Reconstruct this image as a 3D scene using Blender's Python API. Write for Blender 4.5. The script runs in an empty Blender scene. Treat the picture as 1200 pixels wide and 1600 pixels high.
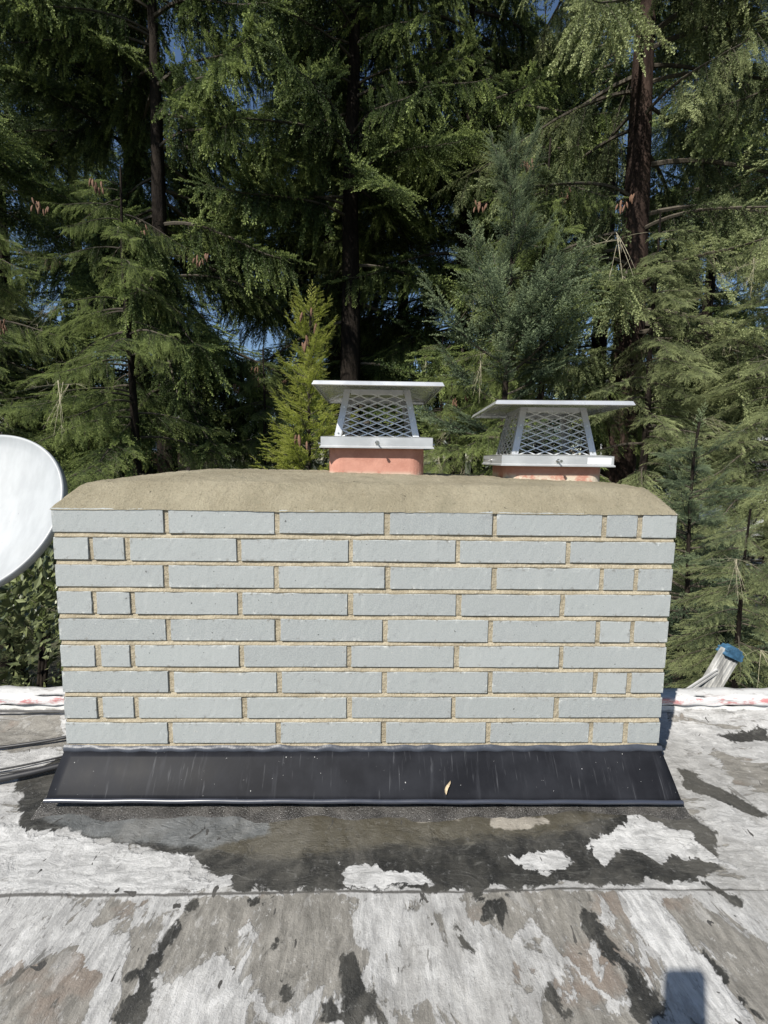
import bpy, math, random
import numpy as np
from mathutils import Vector, Matrix
R = math.radians
random.seed(7)

# ------------------------------------------------------------ camera
scene = bpy.context.scene
col = scene.collection
CAM = Vector((.0125, -1.3077, .1473))
F_PX, PITCH, YAW, ROLL = 745.0, .1124, .0225, .0125
fw = Vector((math.sin(YAW)*math.cos(PITCH), math.cos(YAW)*math.cos(PITCH), -math.sin(PITCH)))
r0 = Vector((math.cos(YAW), -math.sin(YAW), 0)); u0 = r0.cross(fw)
rt = r0*math.cos(ROLL) + u0*math.sin(ROLL); up = -r0*math.sin(ROLL) + u0*math.cos(ROLL)
cam_d = bpy.data.cameras.new('camera'); cam = bpy.data.objects.new('camera', cam_d); col.objects.link(cam)
cam.matrix_world = Matrix(((rt.x, up.x, -fw.x, CAM.x), (rt.y, up.y, -fw.y, CAM.y), (rt.z, up.z, -fw.z, CAM.z), (0, 0, 0, 1)))
cam_d.sensor_fit = 'HORIZONTAL'; cam_d.sensor_width = 36; cam_d.lens = 36*F_PX/1200
cam_d.clip_start = .02; cam_d.clip_end = 900
scene.camera = cam
scene.render.resolution_x, scene.render.resolution_y = 768, 1024

# ------------------------------------------------------------ light
SUN = Vector((-.626, -.80, .977)).normalized()                      # towards the sun
world = bpy.data.worlds.new('World'); scene.world = world; world.use_nodes = True
wt = world.node_tree; bg = wt.nodes['Background']
sky = wt.nodes.new('ShaderNodeTexSky'); sky.sky_type = 'NISHITA'; sky.sun_disc = False
sky.sun_elevation = math.asin(SUN.z); sky.sun_rotation = math.atan2(SUN.x, SUN.y)
sky.air_density = 1.0; sky.dust_density = .3; sky.ozone_density = 3.0
wt.links.new(sky.outputs[0], bg.inputs[0]); bg.inputs[1].default_value = .068
sd = bpy.data.lights.new('sun', 'SUN'); sd.energy = 5.0; sd.angle = R(.53); sd.color = (1, .955, .875)
so = bpy.data.objects.new('sun', sd); col.objects.link(so)
so.rotation_euler = SUN.to_track_quat('Z', 'Y').to_euler()
vs = scene.view_settings; vs.view_transform = 'Standard'; vs.look = 'None'; vs.exposure = 0.64; vs.gamma = 1
cy = scene.cycles
cy.max_bounces = 6; cy.diffuse_bounces = 3; cy.transparent_max_bounces = 8; cy.transmission_bounces = 3; cy.glossy_bounces = 3
cy.sample_clamp_indirect = 4

# ------------------------------------------------------------ tagging
def tag(o, label=None, cat=None, group=None, kind=None):
    if label: o['label'] = label
    if cat: o['category'] = cat
    if group: o['group'] = group
    if kind: o['kind'] = kind
    return o

def empty(name, loc=(0, 0, 0), rz=0):
    o = bpy.data.objects.new(name, None); col.objects.link(o)
    o.location = loc; o.rotation_euler = (0, 0, rz); o.empty_display_size = .1
    return o

class MB:
    """collects verts / faces and links them as one mesh object"""
    def __init__(s): s.v = []; s.f = []; s.m = []; s.sm = []
    def add(s, v, f, m=0, smooth=False):
        b = len(s.v); s.v += [tuple(p) for p in v]
        s.f += [tuple(i+b for i in q) for q in f]; s.m += [m]*len(f); s.sm += [smooth]*len(f)
    def box(s, x0, x1, y0, y1, z0, z1, m=0, M=None):
        v = [(x, y, z) for x in (x0, x1) for y in (y0, y1) for z in (z0, z1)]
        if M is not None: v = [M @ Vector(p) for p in v]
        s.add(v, [(0, 1, 3, 2), (4, 6, 7, 5), (0, 4, 5, 1), (2, 3, 7, 6), (0, 2, 6, 4), (1, 5, 7, 3)], m)
    def beam(s, a, b, w, t, upv=(0, 0, 1), m=0):
        a = Vector(a); b = Vector(b); d = (b-a).normalized(); u = Vector(upv); sd_ = d.cross(u)
        if sd_.length < 1e-4: sd_ = d.cross(Vector((1, 0, 0)))
        sd_.normalize(); u = sd_.cross(d)
        v = []
        for p in (a, b):
            for i, j in ((-1, -1), (1, -1), (1, 1), (-1, 1)): v.append(p + sd_*i*w/2 + u*j*t/2)
        s.add(v, [(0, 1, 5, 4), (1, 2, 6, 5), (2, 3, 7, 6), (3, 0, 4, 7), (0, 3, 2, 1), (4, 5, 6, 7)], m)
    def tube(s, pts, rads, n=8, m=0, cap=True):
        pts = [Vector(p) for p in pts]
        if not hasattr(rads, '__len__'): rads = [rads]*len(pts)
        rings = []
        for i, p in enumerate(pts):
            d = (pts[min(i+1, len(pts)-1)] - pts[max(i-1, 0)]).normalized()
            a = d.cross(Vector((0, 0, 1)))
            if a.length < .05: a = d.cross(Vector((0, 1, 0)))
            a.normalize(); b = a.cross(d)
            rings.append([p + (a*math.cos(t)+b*math.sin(t))*rads[i] for t in [2*math.pi*k/n for k in range(n)]])
        v = [q for r_ in rings for q in r_]; f = []
        for i in range(len(pts)-1):
            for k in range(n): f.append((i*n+k, i*n+(k+1) % n, (i+1)*n+(k+1) % n, (i+1)*n+k))
        s.add(v, f, m, True)
        if cap:
            s.add(rings[0], [tuple(range(n))[::-1]], m); s.add(rings[-1], [tuple(range(n))], m)
    def grid(s, fn, nu, nv, m=0, smooth=True):
        v = [fn(i/nu, j/nv) for j in range(nv+1) for i in range(nu+1)]
        f = [(j*(nu+1)+i, j*(nu+1)+i+1, (j+1)*(nu+1)+i+1, (j+1)*(nu+1)+i) for j in range(nv) for i in range(nu)]
        s.add(v, f, m, smooth)
    def build(s, name, mats, parent=None, bevel=0):
        me = bpy.data.meshes.new(name); me.from_pydata(s.v, [], s.f)
        if not isinstance(mats, (list, tuple)): mats = [mats]
        for m_ in mats: me.materials.append(m_)
        me.polygons.foreach_set('material_index', s.m); me.polygons.foreach_set('use_smooth', s.sm)
        me.update()
        o = bpy.data.objects.new(name, me); col.objects.link(o); o.parent = parent
        if bevel:
            b = o.modifiers.new('bevel', 'BEVEL'); b.width = bevel; b.segments = 2; b.limit_method = 'ANGLE'
        return o

# ------------------------------------------------------------ material helper
class NM:
    def __init__(s, name):
        s.mat = bpy.data.materials.new(name); s.mat.use_nodes = True
        s.t = s.mat.node_tree; s.b = s.t.nodes['Principled BSDF']; s.tc = None
    def n(s, typ, **kw):
        nd = s.t.nodes.new('ShaderNode'+typ)
        for k, v in kw.items(): setattr(nd, k, v)
        return nd
    def link(s, a, b): s.t.links.new(a, b)
    def obj(s):
        if not s.tc: s.tc = s.n('TexCoord')
        return s.tc.outputs['Object']
    def put(s, sock, v):
        if hasattr(v, 'is_linked') or hasattr(v, 'links'): s.link(v, sock)
        else:
            try: sock.default_value = v
            except Exception: sock.default_value = (*v, 1)
    def noise(s, scale, detail=4, rough=.6, stretch=None, dist=0, vec=None):
        v = vec or s.obj()
        if stretch:
            mp = s.n('Mapping'); s.link(v, mp.inputs[0]); mp.inputs['Scale'].default_value = stretch; v = mp.outputs[0]
        nd = s.n('TexNoise'); s.link(v, nd.inputs['Vector']); nd.inputs['Scale'].default_value = scale
        nd.inputs['Detail'].default_value = detail; nd.inputs['Roughness'].default_value = rough
        nd.inputs['Distortion'].default_value = dist
        return nd.outputs[0]
    def voro(s, scale, feature='F1', vec=None):
        nd = s.n('TexVoronoi', feature=feature); s.link(vec or s.obj(), nd.inputs['Vector']); nd.inputs['Scale'].default_value = scale
        return nd.outputs['Distance']
    def attr(s, name): return s.n('Attribute', attribute_name=name).outputs['Fac']
    def math(s, op, a, b=0.0, c=None, clamp=False):
        nd = s.n('Math', operation=op, use_clamp=clamp); s.put(nd.inputs[0], a); s.put(nd.inputs[1], b)
        if c is not None: s.put(nd.inputs[2], c)
        return nd.outputs[0]
    def ramp(s, v, a, b, c0=0.0, c1=1.0):
        nd = s.n('MapRange', interpolation_type='SMOOTHSTEP'); s.put(nd.inputs[0], v)
        for i, x in ((1, a), (2, b), (3, c0), (4, c1)): s.put(nd.inputs[i], x)
        return nd.outputs[0]
    def mix(s, f, a, b):
        nd = s.n('Mix', data_type='RGBA'); s.put(nd.inputs[0], f)
        s.put(nd.inputs[6], a if not isinstance(a, tuple) else (*a, 1)); s.put(nd.inputs[7], b if not isinstance(b, tuple) else (*b, 1))
        return nd.outputs[2]
    def bump(s, h, strength=.5, dist=.005):
        nd = s.n('Bump'); s.link(h, nd.inputs['Height']); nd.inputs['Strength'].default_value = strength; nd.inputs['Distance'].default_value = dist
        s.link(nd.outputs[0], s.b.inputs['Normal'])
    def set(s, **kw):
        for k, v in kw.items():
            sock = s.b.inputs[{'color': 'Base Color', 'rough': 'Roughness', 'metal': 'Metallic', 'spec': 'Specular IOR Level'}.get(k, k)]
            s.put(sock, (*v, 1) if isinstance(v, tuple) and len(v) == 3 else v)
        return s.mat

def simple(name, c, rough=.6, metal=0, var=.25, scale=20, bump=0, stretch=None):
    m = NM(name); n = m.noise(scale, 5, .65, stretch)
    m.set(color=m.mix(m.ramp(n, .3, .7), tuple(x*(1-var) for x in c), tuple(x*(1+var) for x in c)), rough=m.ramp(n, .2, .8, rough*.8, min(1, rough*1.2)), metal=metal)
    if bump: m.bump(n, bump, .004)
    return m.mat

W, CH, S = 1.730, .0769, .305
HD = S/3
DEPTH = .86
ZR = -.83           # roof deck
GROUND = -4.6

ROOF_MARKS = {
 'silver': [
  [(-1.120,-0.062),(-0.983,-0.105),(-0.883,-0.150),(-0.809,-0.150),(-0.728,-0.162),(-0.624,-0.189),(-0.511,-0.210),(-0.426,-0.224),(-0.408,-0.252),(-0.407,-0.284),(-0.374,-0.284),(-0.315,-0.292),(-0.298,-0.313),(-0.360,-0.324),(-0.458,-0.330),(-0.671,-0.328),(-0.926,-0.326)],
  [(-0.054,-0.255),(0.031,-0.252),(0.047,-0.270),(0.138,-0.278),(0.157,-0.309),(0.045,-0.325),(-0.042,-0.321)],
  [(0.359,-0.230),(0.419,-0.216),(0.491,-0.221),(0.511,-0.250),(0.458,-0.286),(0.412,-0.285),(0.374,-0.258)],
  [(0.564,-0.191),(0.660,-0.160),(0.740,-0.092),(0.782,-0.127),(0.866,-0.161),(0.873,-0.224),(0.902,-0.271),(0.801,-0.233),(0.725,-0.252),(0.686,-0.206),(0.620,-0.222),(0.586,-0.260),(0.559,-0.231)],
  [(0.565,-0.332),(0.649,-0.333),(0.694,-0.602),(0.577,-0.600)],
 ],
 'black': [
  [(-0.899,-0.150),(-0.910,-0.063),(-0.864,-0.053),(-0.486,-0.065),(0.234,-0.052),(0.606,-0.046),(0.787,-0.057),(0.916,-0.073),(0.935,-0.162),(0.864,-0.280),(0.765,-0.311),(0.488,-0.323),(0.191,-0.329),(-0.300,-0.333),(-0.426,-0.224),(-0.635,-0.183),(-0.784,-0.151)],
  [(-0.984,0.173),(-1.009,0.140),(-1.054,0.063),(-1.022,0.007),(-0.904,-0.139),(-0.839,-0.117),(-0.892,-0.063),(-0.903,-0.015)],
  [(-0.367,-0.337),(-0.367,-0.367),(-0.372,-0.410),(-0.380,-0.461),(-0.379,-0.519),(-0.384,-0.584),(-0.438,-0.583),(-0.426,-0.560),(-0.417,-0.524),(-0.450,-0.509),(-0.456,-0.490),(-0.433,-0.482),(-0.415,-0.461),(-0.402,-0.403)],
  [(0.187,-0.384),(0.201,-0.390),(0.213,-0.470),(0.197,-0.474)],
  [(0.254,-0.342),(0.319,-0.343),(0.314,-0.388),(0.285,-0.433),(0.278,-0.402),(0.245,-0.416)],
  [(0.461,-0.344),(0.488,-0.357),(0.511,-0.458),(0.534,-0.518),(0.541,-0.595),(0.485,-0.594),(0.479,-0.517),(0.451,-0.425)],
  [(0.352,-0.522),(0.365,-0.533),(0.364,-0.593),(0.335,-0.593),(0.331,-0.548)],
  [(-0.036,-0.477),(-0.014,-0.477),(0.029,-0.545),(0.044,-0.589),(-0.031,-0.588),(-0.041,-0.533)],
  [(-0.122,-0.482),(-0.101,-0.476),(-0.098,-0.498),(-0.112,-0.502)],
  [(-0.099,-0.509),(-0.077,-0.507),(-0.071,-0.522),(-0.089,-0.526)],
  [(-0.151,-0.511),(-0.137,-0.508),(-0.137,-0.548),(-0.148,-0.543)],
  [(-0.641,-0.213),(-0.625,-0.209),(-0.614,-0.228),(-0.630,-0.228)],
  [(-0.553,-0.245),(-0.538,-0.246),(-0.533,-0.258),(-0.546,-0.256)],
  [(-0.181,-0.438),(-0.170,-0.436),(-0.167,-0.466),(-0.177,-0.464)],
  [(-0.075,-0.552),(-0.054,-0.546),(-0.031,-0.583),(-0.048,-0.589),(-0.065,-0.583)],
  [(-0.263,-0.338),(-0.210,-0.354),(-0.210,-0.366),(-0.245,-0.368),(-0.259,-0.356)],
  [(1.026,0.134),(1.037,0.034),(1.098,-0.016),(1.126,-0.099),(1.106,-0.122),(1.036,-0.074),(0.983,-0.016),(0.946,0.018)],
  [(0.775,-0.297),(0.803,-0.301),(0.849,-0.360),(0.828,-0.378),(0.791,-0.339)],
  [(0.817,-0.354),(0.831,-0.360),(0.821,-0.381),(0.806,-0.378)],
  [(1.255,0.279),(1.476,0.319),(1.416,0.247),(1.281,0.221)],
  [(0.672,-0.460),(0.687,-0.457),(0.699,-0.536),(0.709,-0.597),(0.687,-0.597),(0.667,-0.531)],
 ],
 'brown': [
  [(-0.564,-0.089),(0.051,-0.073),(0.535,-0.086),(0.692,-0.096),(0.562,-0.148),(0.489,-0.159),(0.214,-0.178),(0.048,-0.194),(-0.221,-0.231),(-0.352,-0.211),(-0.490,-0.144)],
 ],
 'tan': [
  [(0.100,-0.083),(0.159,-0.069),(0.250,-0.086),(0.251,-0.113),(0.137,-0.119)],
  [(0.345,-0.108),(0.493,-0.102),(0.503,-0.132),(0.390,-0.150),(0.335,-0.136)],
  [(0.601,-0.056),(0.718,-0.046),(0.839,-0.062),(0.830,-0.092),(0.697,-0.087),(0.602,-0.076)],
 ],
 'gray': [
  [(-0.377,-0.337),(-0.034,-0.340),(-0.050,-0.413),(0.005,-0.478),(-0.029,-0.544),(-0.103,-0.511),(-0.141,-0.563),(-0.195,-0.526),(-0.288,-0.437),(-0.358,-0.503),(-0.385,-0.461)],
  [(0.226,-0.339),(0.336,-0.337),(0.569,-0.339),(0.576,-0.433),(0.540,-0.518),(0.451,-0.550),(0.406,-0.517),(0.358,-0.403),(0.305,-0.443),(0.234,-0.402)],
  [(-0.677,-0.505),(-0.629,-0.471),(-0.575,-0.459),(-0.487,-0.507),(-0.485,-0.587),(-0.680,-0.585)],
  [(0.657,-0.340),(0.745,-0.362),(0.828,-0.486),(0.736,-0.593),(0.702,-0.592),(0.683,-0.473)],
  [(1.174,0.168),(1.377,0.100),(1.272,-0.017),(1.130,0.025)],
  [(-1.478,0.362),(-1.133,0.362),(-1.034,0.225),(-1.222,0.208),(-1.333,0.191)],
  [(0.345,-0.548),(0.487,-0.590),(0.467,-0.626),(0.317,-0.624)],
 ],
 'puddle': [
  [(-0.889,-0.094),(-0.746,-0.074),(-0.480,-0.080),(-0.265,-0.098),(-0.253,-0.154),(-0.389,-0.195),(-0.606,-0.177),(-0.770,-0.146)],
 ],
}
# ============================================================ flat roof deck
def sdf(P, poly):
    """signed distance, positive inside"""
    poly = np.array(poly); n = len(poly); d = np.full(len(P), 1e9); ins = np.zeros(len(P), bool)
    for i in range(n):
        a = poly[i]; b = poly[(i+1) % n]; e = b-a; w = P-a
        t = np.clip((w@e)/(e@e), 0, 1); d = np.minimum(d, np.hypot(*(w-t[:, None]*e).T))
        c1 = (P[:, 1] >= a[1]) != (P[:, 1] >= b[1])
        xi = a[0]+(P[:, 1]-a[1])*e[0]/(e[1] if abs(e[1]) > 1e-9 else 1e-9)
        ins ^= c1 & (P[:, 0] < xi)
    return np.where(ins, d, -d)

house = empty('flat_roofed_house', (0, 0, ZR))
tag(house, 'flat roof with peeling silver coating around the chimney base', 'roof')
SEAM = -.333
def vnoise(x, y, s, seed):
    r_ = np.random.RandomState(seed); g = r_.rand(64, 64); x = x*s+100.3; y = y*s+100.7
    xi = np.floor(x).astype(int); yi = np.floor(y).astype(int); fx = x-xi; fy = y-yi
    fx = fx*fx*(3-2*fx); fy = fy*fy*(3-2*fy); G = lambda a, b: g[a % 64, b % 64]
    return (G(xi, yi)*(1-fx)+G(xi+1, yi)*fx)*(1-fy)+(G(xi, yi+1)*(1-fx)+G(xi+1, yi+1)*fx)*fy
def roof_z(X, Y):
    z = (vnoise(X, Y, 3, 1)-.5)*.012 + (vnoise(X, Y, 11, 2)-.5)*.005 + (vnoise(X, Y, 45, 3)-.5)*.0016
    z = z - .012*np.exp(-((Y+.2)/.1)**2)*np.exp(-(X/1.0)**4)             # shallow pond along the chimney
    z = z + .004/(1+np.exp(-(Y-SEAM-.0025*np.sin(X*37))/.0012))           # lap of the upper sheet over the lower
    for xs, sl in ((-.38, -.30), (.41, .17)):                            # laps running down the slope
        m_ = Y < SEAM
        z = z + np.where(m_, .003/(1+np.exp(-(X-xs-sl*(-(Y-SEAM)) )/.0015)), 0)
    cant = np.clip((Y-.27)/.10, 0, 1); z = z + .03*cant*cant               # rises to the edge
    return z
def roof():
    step = .0065
    xs = np.arange(-2.6, 2.6, step); ys = np.arange(-1.15, .385, step)
    X, Y = np.meshgrid(xs, ys); P = np.stack([X.ravel(), Y.ravel()], 1)
    z = roof_z(P[:, 0], P[:, 1])
    nx, ny = len(xs), len(ys)
    v = np.column_stack([P, z]).astype(np.float32)
    i = np.arange((nx-1)*(ny-1)); a = (i//(nx-1))*nx+i % (nx-1)
    f = np.column_stack([a, a+1, a+nx+1, a+nx]).astype(np.int32)
    me = bpy.data.meshes.new('roof_deck'); me.vertices.add(len(v)); me.vertices.foreach_set('co', v.ravel())
    me.loops.add(f.size); me.loops.foreach_set('vertex_index', f.ravel())
    me.polygons.add(len(f)); me.polygons.foreach_set('loop_start', np.arange(0, f.size, 4, dtype=np.int32))
    me.polygons.foreach_set('use_smooth', np.ones(len(f), bool)); me.update(calc_edges=True)
    for k, polys in ROOF_MARKS.items():
        d = np.max([sdf(P, p) for p in polys], 0)
        at = me.attributes.new(k, 'FLOAT', 'POINT'); at.data.foreach_set('value', np.clip(d, -.2, .2).astype(np.float32))
    o = bpy.data.objects.new('roof_deck', me); col.objects.link(o); o.parent = house
    m = NM('weathered_roof_coating')
    sep = m.n('SeparateXYZ'); m.link(m.obj(), sep.inputs[0])
    low = m.ramp(sep.outputs[1], SEAM-.02, SEAM+.02, 1, 0)
    streak = m.noise(26, 9, .72, (2.2, .55, 1), .4); cross = m.noise(24, 9, .72, (.7, 1.8, 1), .9)
    st = m.mix(low, cross, streak)
    flA = m.noise(6.5, 12, .66, (1.7, .75, 1), .5); flB = m.noise(7, 12, .66, (.8, 1.4, 1), .8); fl = m.mix(low, flB, flA)
    big = m.noise(2.6, 6, .6); mid = m.noise(13, 9, .66, (1.2, .9, 1), .5); fine = m.noise(90, 5, .7); vf = m.noise(330, 3, .7)
    def mask(name, amp=.05, w=.002, bias=0.0, src=None):
        d = m.math('ADD', m.attr(name), m.math('MULTIPLY', m.math('SUBTRACT', src or mid, .5), amp)); d = m.math('ADD', d, m.math('MULTIPLY', m.math('SUBTRACT', fine, .5), .010))
        return m.ramp(m.math('ADD', d, bias), -w, w)
    silver = mask('silver', .10, .0022); black = mask('black', .11, .0035, -.003); brown = mask('brown', .10, .02, 0, st); tan = mask('tan', .05, .003)
    gray = mask('gray', .22, .006, 0, fl); pud = mask('puddle', .05, .008)
    c_sil = m.mix(m.ramp(st, .32, .68), (.25, .248, .243), (.42, .417, .41))
    c_sil = m.mix(m.ramp(mid, .30, .46, .75, 0), c_sil, (.27, .265, .26))
    c_sil = m.mix(m.ramp(fine, .58, .70, 0, .5), c_sil, (.48, .48, .483))
    c_gr = m.mix(m.ramp(st, .32, .68), (.120, .113, .100), (.235, .223, .200))
    c_gr = m.mix(m.ramp(m.noise(5, 4, .6), .54, .64, 0, .5), c_gr, (.175, .128, .098))
    c_gr = m.mix(m.ramp(fine, .60, .72, 0, .4), c_gr, (.33, .32, .31))
    c_blk = m.mix(m.ramp(mid, .35, .75), (.012, .012, .011), (.050, .048, .042))
    c_blk = m.mix(m.ramp(st, .56, .66, 0, .5), c_blk, (.12, .118, .108)); c_blk = m.mix(m.ramp(fine, .63, .70, 0, .5), c_blk, (.20, .20, .19))
    flake = m.ramp(m.math('ADD', fl, m.math('ADD', m.math('MULTIPLY', m.math('SUBTRACT', big, .5), .55), m.math('MULTIPLY', gray, -.20))), .415, .445)
    c = m.mix(flake, c_gr, c_sil)
    # a thinner second coat inside the flakes, and black weathering below the lap
    coat2 = m.ramp(m.math('ADD', m.math('MULTIPLY', fl, .5), m.math('MULTIPLY', mid, .5)), .550, .575)
    c = m.mix(m.math('MULTIPLY', coat2, m.ramp(gray, 0, 1, .85, .25)), c, m.mix(m.ramp(st, .35, .65), (.36, .358, .352), (.50, .497, .49)))
    dk = m.ramp(m.math('ADD', m.math('MULTIPLY', m.noise(9, 10, .66, (2.0, .6, 1), .6), .75), m.math('MULTIPLY', big, .25)), .605, .635)
    c = m.mix(m.math('MULTIPLY', dk, .75), c, (.060, .057, .050))
    bright = m.mix(m.ramp(st, .34, .62), (.28, .279, .275), (.49, .488, .482)); bright = m.mix(m.ramp(mid, .53, .64, 0, .7), bright, (.31, .308, .305)); bright = m.mix(m.ramp(fine, .34, .26, 0, .6), bright, (.18, .178, .17))
    c = m.mix(m.math('MULTIPLY', silver, m.ramp(fl, .34, .36, .3, 1)), c, bright)
    near = m.math('MULTIPLY', black, m.ramp(silver, 0, 1, 1, 0))
    c = m.mix(near, c, c_blk)
    c = m.mix(m.math('MULTIPLY', brown, m.ramp(mid, .3, .6, .95, .45)), c, m.mix(m.ramp(mid, .35, .7), (.066, .058, .040), (.150, .134, .098)))
    c = m.mix(pud, c, m.mix(m.ramp(mid, .3, .7), (.07, .074, .074), (.15, .155, .155)))
    c = m.mix(tan, c, m.mix(m.ramp(mid, .3, .7), (.20, .182, .155), (.30, .275, .235)))
    grit = m.noise(48, 7, .8, (1.3, .8, 1), .3)
    c = m.mix(m.ramp(grit, .56, .66, 0, .5), c, (.07, .067, .06)); c = m.mix(m.math('MULTIPLY', m.ramp(grit, .43, .35), m.ramp(near, 0, 1, .40, .12)), c, (.56, .56, .555))
    # dark irregular drops and pinholes
    spots = m.ramp(m.noise(22, 3, .5, (1.2, .8, 1), .9), .70, .71); c = m.mix(spots, c, (.045, .043, .040))
    wob = m.math('ADD', m.math('ABSOLUTE', m.math('ADD', sep.outputs[1], -SEAM)), m.math('MULTIPLY', m.math('SUBTRACT', mid, .5), .014))
    c = m.mix(m.ramp(wob, .0012, .0052, .9, 0), c, (.05, .047, .043))
    film = m.ramp(m.noise(1.7, 8, .7, (1, .7, 1), 1.2), .47, .60, 0, .3); c = m.mix(m.math('MULTIPLY', film, m.ramp(silver, 0, 1, 1, .35)), c, (.15, .142, .125))
    wet = m.math('MAXIMUM', m.math('MULTIPLY', near, .55), m.math('MAXIMUM', brown, pud))
    rough = m.mix(wet, m.ramp(st, .3, .7, .62, .85), m.ramp(fine, .3, .7, .26, .52))
    m.set(color=c, rough=rough, spec=.45)
    h = m.math('ADD', m.math('MULTIPLY', st, .9), m.math('ADD', m.math('MULTIPLY', fine, .45), m.math('MULTIPLY', vf, .22)))
    h = m.math('ADD', h, m.math('MULTIPLY', silver, .35)); h = m.math('ADD', h, m.math('MULTIPLY', flake, .25)); m.bump(h, .8, .006)
    me.materials.append(m.mat)
    return m.mat
roof_mat = roof()

# roof edge beyond the deck: cant, raised metal edge with peeling white and red paint
m = NM('peeling_white_edge_paint')
n1 = m.noise(16, 8, .7, (1, 2.5, 2.5)); n2 = m.noise(60, 5, .7)
sp = m.n('SeparateXYZ'); m.link(m.obj(), sp.inputs[0])
c = m.mix(m.ramp(n1, .52, .62), (.52, .52, .52), (.34, .33, .32))
c = m.mix(m.math('MULTIPLY', m.ramp(n1, .45, .60), m.math('MULTIPLY', m.ramp(sp.outputs[2], .060, .074), m.ramp(sp.outputs[2], .083, .092, 1, 0))), c, (.42, .17, .17))
c = m.mix(m.ramp(n2, .66, .72), c, (.16, .15, .14))
m.set(color=c, rough=.6); m.bump(n2, .4, .003); edge_mat = m.mat
m = NM('worn_cant_strip')
n1 = m.noise(12, 8, .7, (1, 3, 3)); n2 = m.noise(70, 5, .7); sp = m.n('SeparateXYZ'); m.link(m.obj(), sp.inputs[0])
up_ = m.ramp(m.math('ADD', sp.outputs[2], m.math('MULTIPLY', m.math('SUBTRACT', n1, .5), .035)), .042, .046)
c = m.mix(m.ramp(n1, .4, .62), (.17, .165, .155), (.34, .335, .33)); c = m.mix(up_, c, (.48, .48, .47)); c = m.mix(m.ramp(n2, .64, .70), c, (.10, .095, .09))
m.set(color=c, rough=.75); m.bump(n2, .5, .004); cant_mat = m.mat
def edge_strip(x0, x1, flip):
    # profile (y, z) relative to the deck
    rr = random.Random(5+flip)
    n = 90
    def prof(pts, name, mat):
        b = MB()
        def fn(u, v):
            x = x0+(x1-x0)*u; k = v*(len(pts)-1); i = min(int(k), len(pts)-2); t = k-i
            y = pts[i][0]*(1-t)+pts[i+1][0]*t; z = pts[i][1]*(1-t)+pts[i+1][1]*t
            w = .0022*math.sin(x*23+i*2)+.0015*math.sin(x*61+i)
            return (x, y+w, z+w*.7)
        b.grid(fn, n, (len(pts)-1)*3); return b.build(name, mat, house)
    prof([(.345, .020), (.372, .028), (.380, .036), (.386, .058)], 'cant_strip', cant_mat)
    prof([(.384, .060), (.380, .062), (.381, .086), (.388, .091), (.455, .094), (.458, .088), (.458, -.06)], 'metal_edge', edge_mat)
edge_strip(-2.6, -W/2-.002, 0); edge_strip(W/2+.002, 2.6, 1)
b = MB()                                                                # house body under the deck
b.box(-2.58, 2.58, -6, .43, GROUND-ZR-.02, -.02); b.build('wall', simple('house_wall_paint', (.5, .48, .44), .8), house)
b = MB(); b.add([(-2.6, -6, .0), (2.6, -6, .0), (2.6, -1.15, .0), (-2.6, -1.15, .0)], [(0, 1, 2, 3)])
o = b.build('rear_roof_deck', roof_mat, house)
for k in ROOF_MARKS: o.data.attributes.new(k, 'FLOAT', 'POINT').data.foreach_set('value', [-.2]*4)

# ============================================================ chimney
chim = empty('brick_chimney', (0, 0, ZR)); tag(chim, 'wide pale grey painted brick chimney with sandy mortar cap and black flashing', 'chimney')
def C(o): o.location = (0, 0, -ZR); return o      # parts are modelled from z=0 at the top course
m = NM('grey_painted_brick')
n1 = m.noise(6, 6, .65); n2 = m.noise(45, 6, .7); n3 = m.noise(220, 3, .6); vert = m.noise(30, 5, .6, (1, 1, .12))
rb = m.attr('rnd'); ed = m.attr('edge')
c = m.mix(rb, (.236, .252, .256), (.292, .310, .311))
c = m.mix(m.ramp(n1, .35, .7, 0, .6), c, (.26, .282, .280))
c = m.mix(m.ramp(vert, .52, .74, 0, .25), c, (.38, .39, .385))
c = m.mix(m.ramp(n2, .60, .72, 0, .35), c, (.19, .205, .21))
c = m.mix(m.ramp(m.noise(260, 2, .5), .40, .60, 0, .5), c, (.33, .345, .34)); c = m.mix(m.ramp(n3, .66, .71, 0, .8), c, (.07, .074, .076)); c = m.mix(m.ramp(m.noise(90, 2, .5), .71, .74, 0, .8), c, (.05, .052, .052)); c = m.mix(m.ramp(m.noise(17, 5, .7, (1, 1, 1.6)), .58, .70, 0, .45), c, (.185, .19, .195)); c = m.mix(m.ramp(m.noise(33, 4, .75), .66, .69, 0, .45), c, (.45, .44, .40))
c = m.mix(m.ramp(m.noise(110, 3, .6), .70, .74, 0, .6), c, (.60, .63, .64))
c = m.mix(m.math('MULTIPLY', ed, m.ramp(n2, .56, .64, 0, .7)), c, (.50, .51, .49))
c = m.mix(m.math('MULTIPLY', ed, m.ramp(m.noise(70, 4, .6), .58, .64, 0, .8)), c, (.15, .145, .13))
m.set(color=c, rough=.62, spec=.35)
m.bump(m.math('ADD', m.math('MULTIPLY', n2, .18), m.math('MULTIPLY', n3, .35)), .5, .003); brick_mat = m.mat

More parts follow.
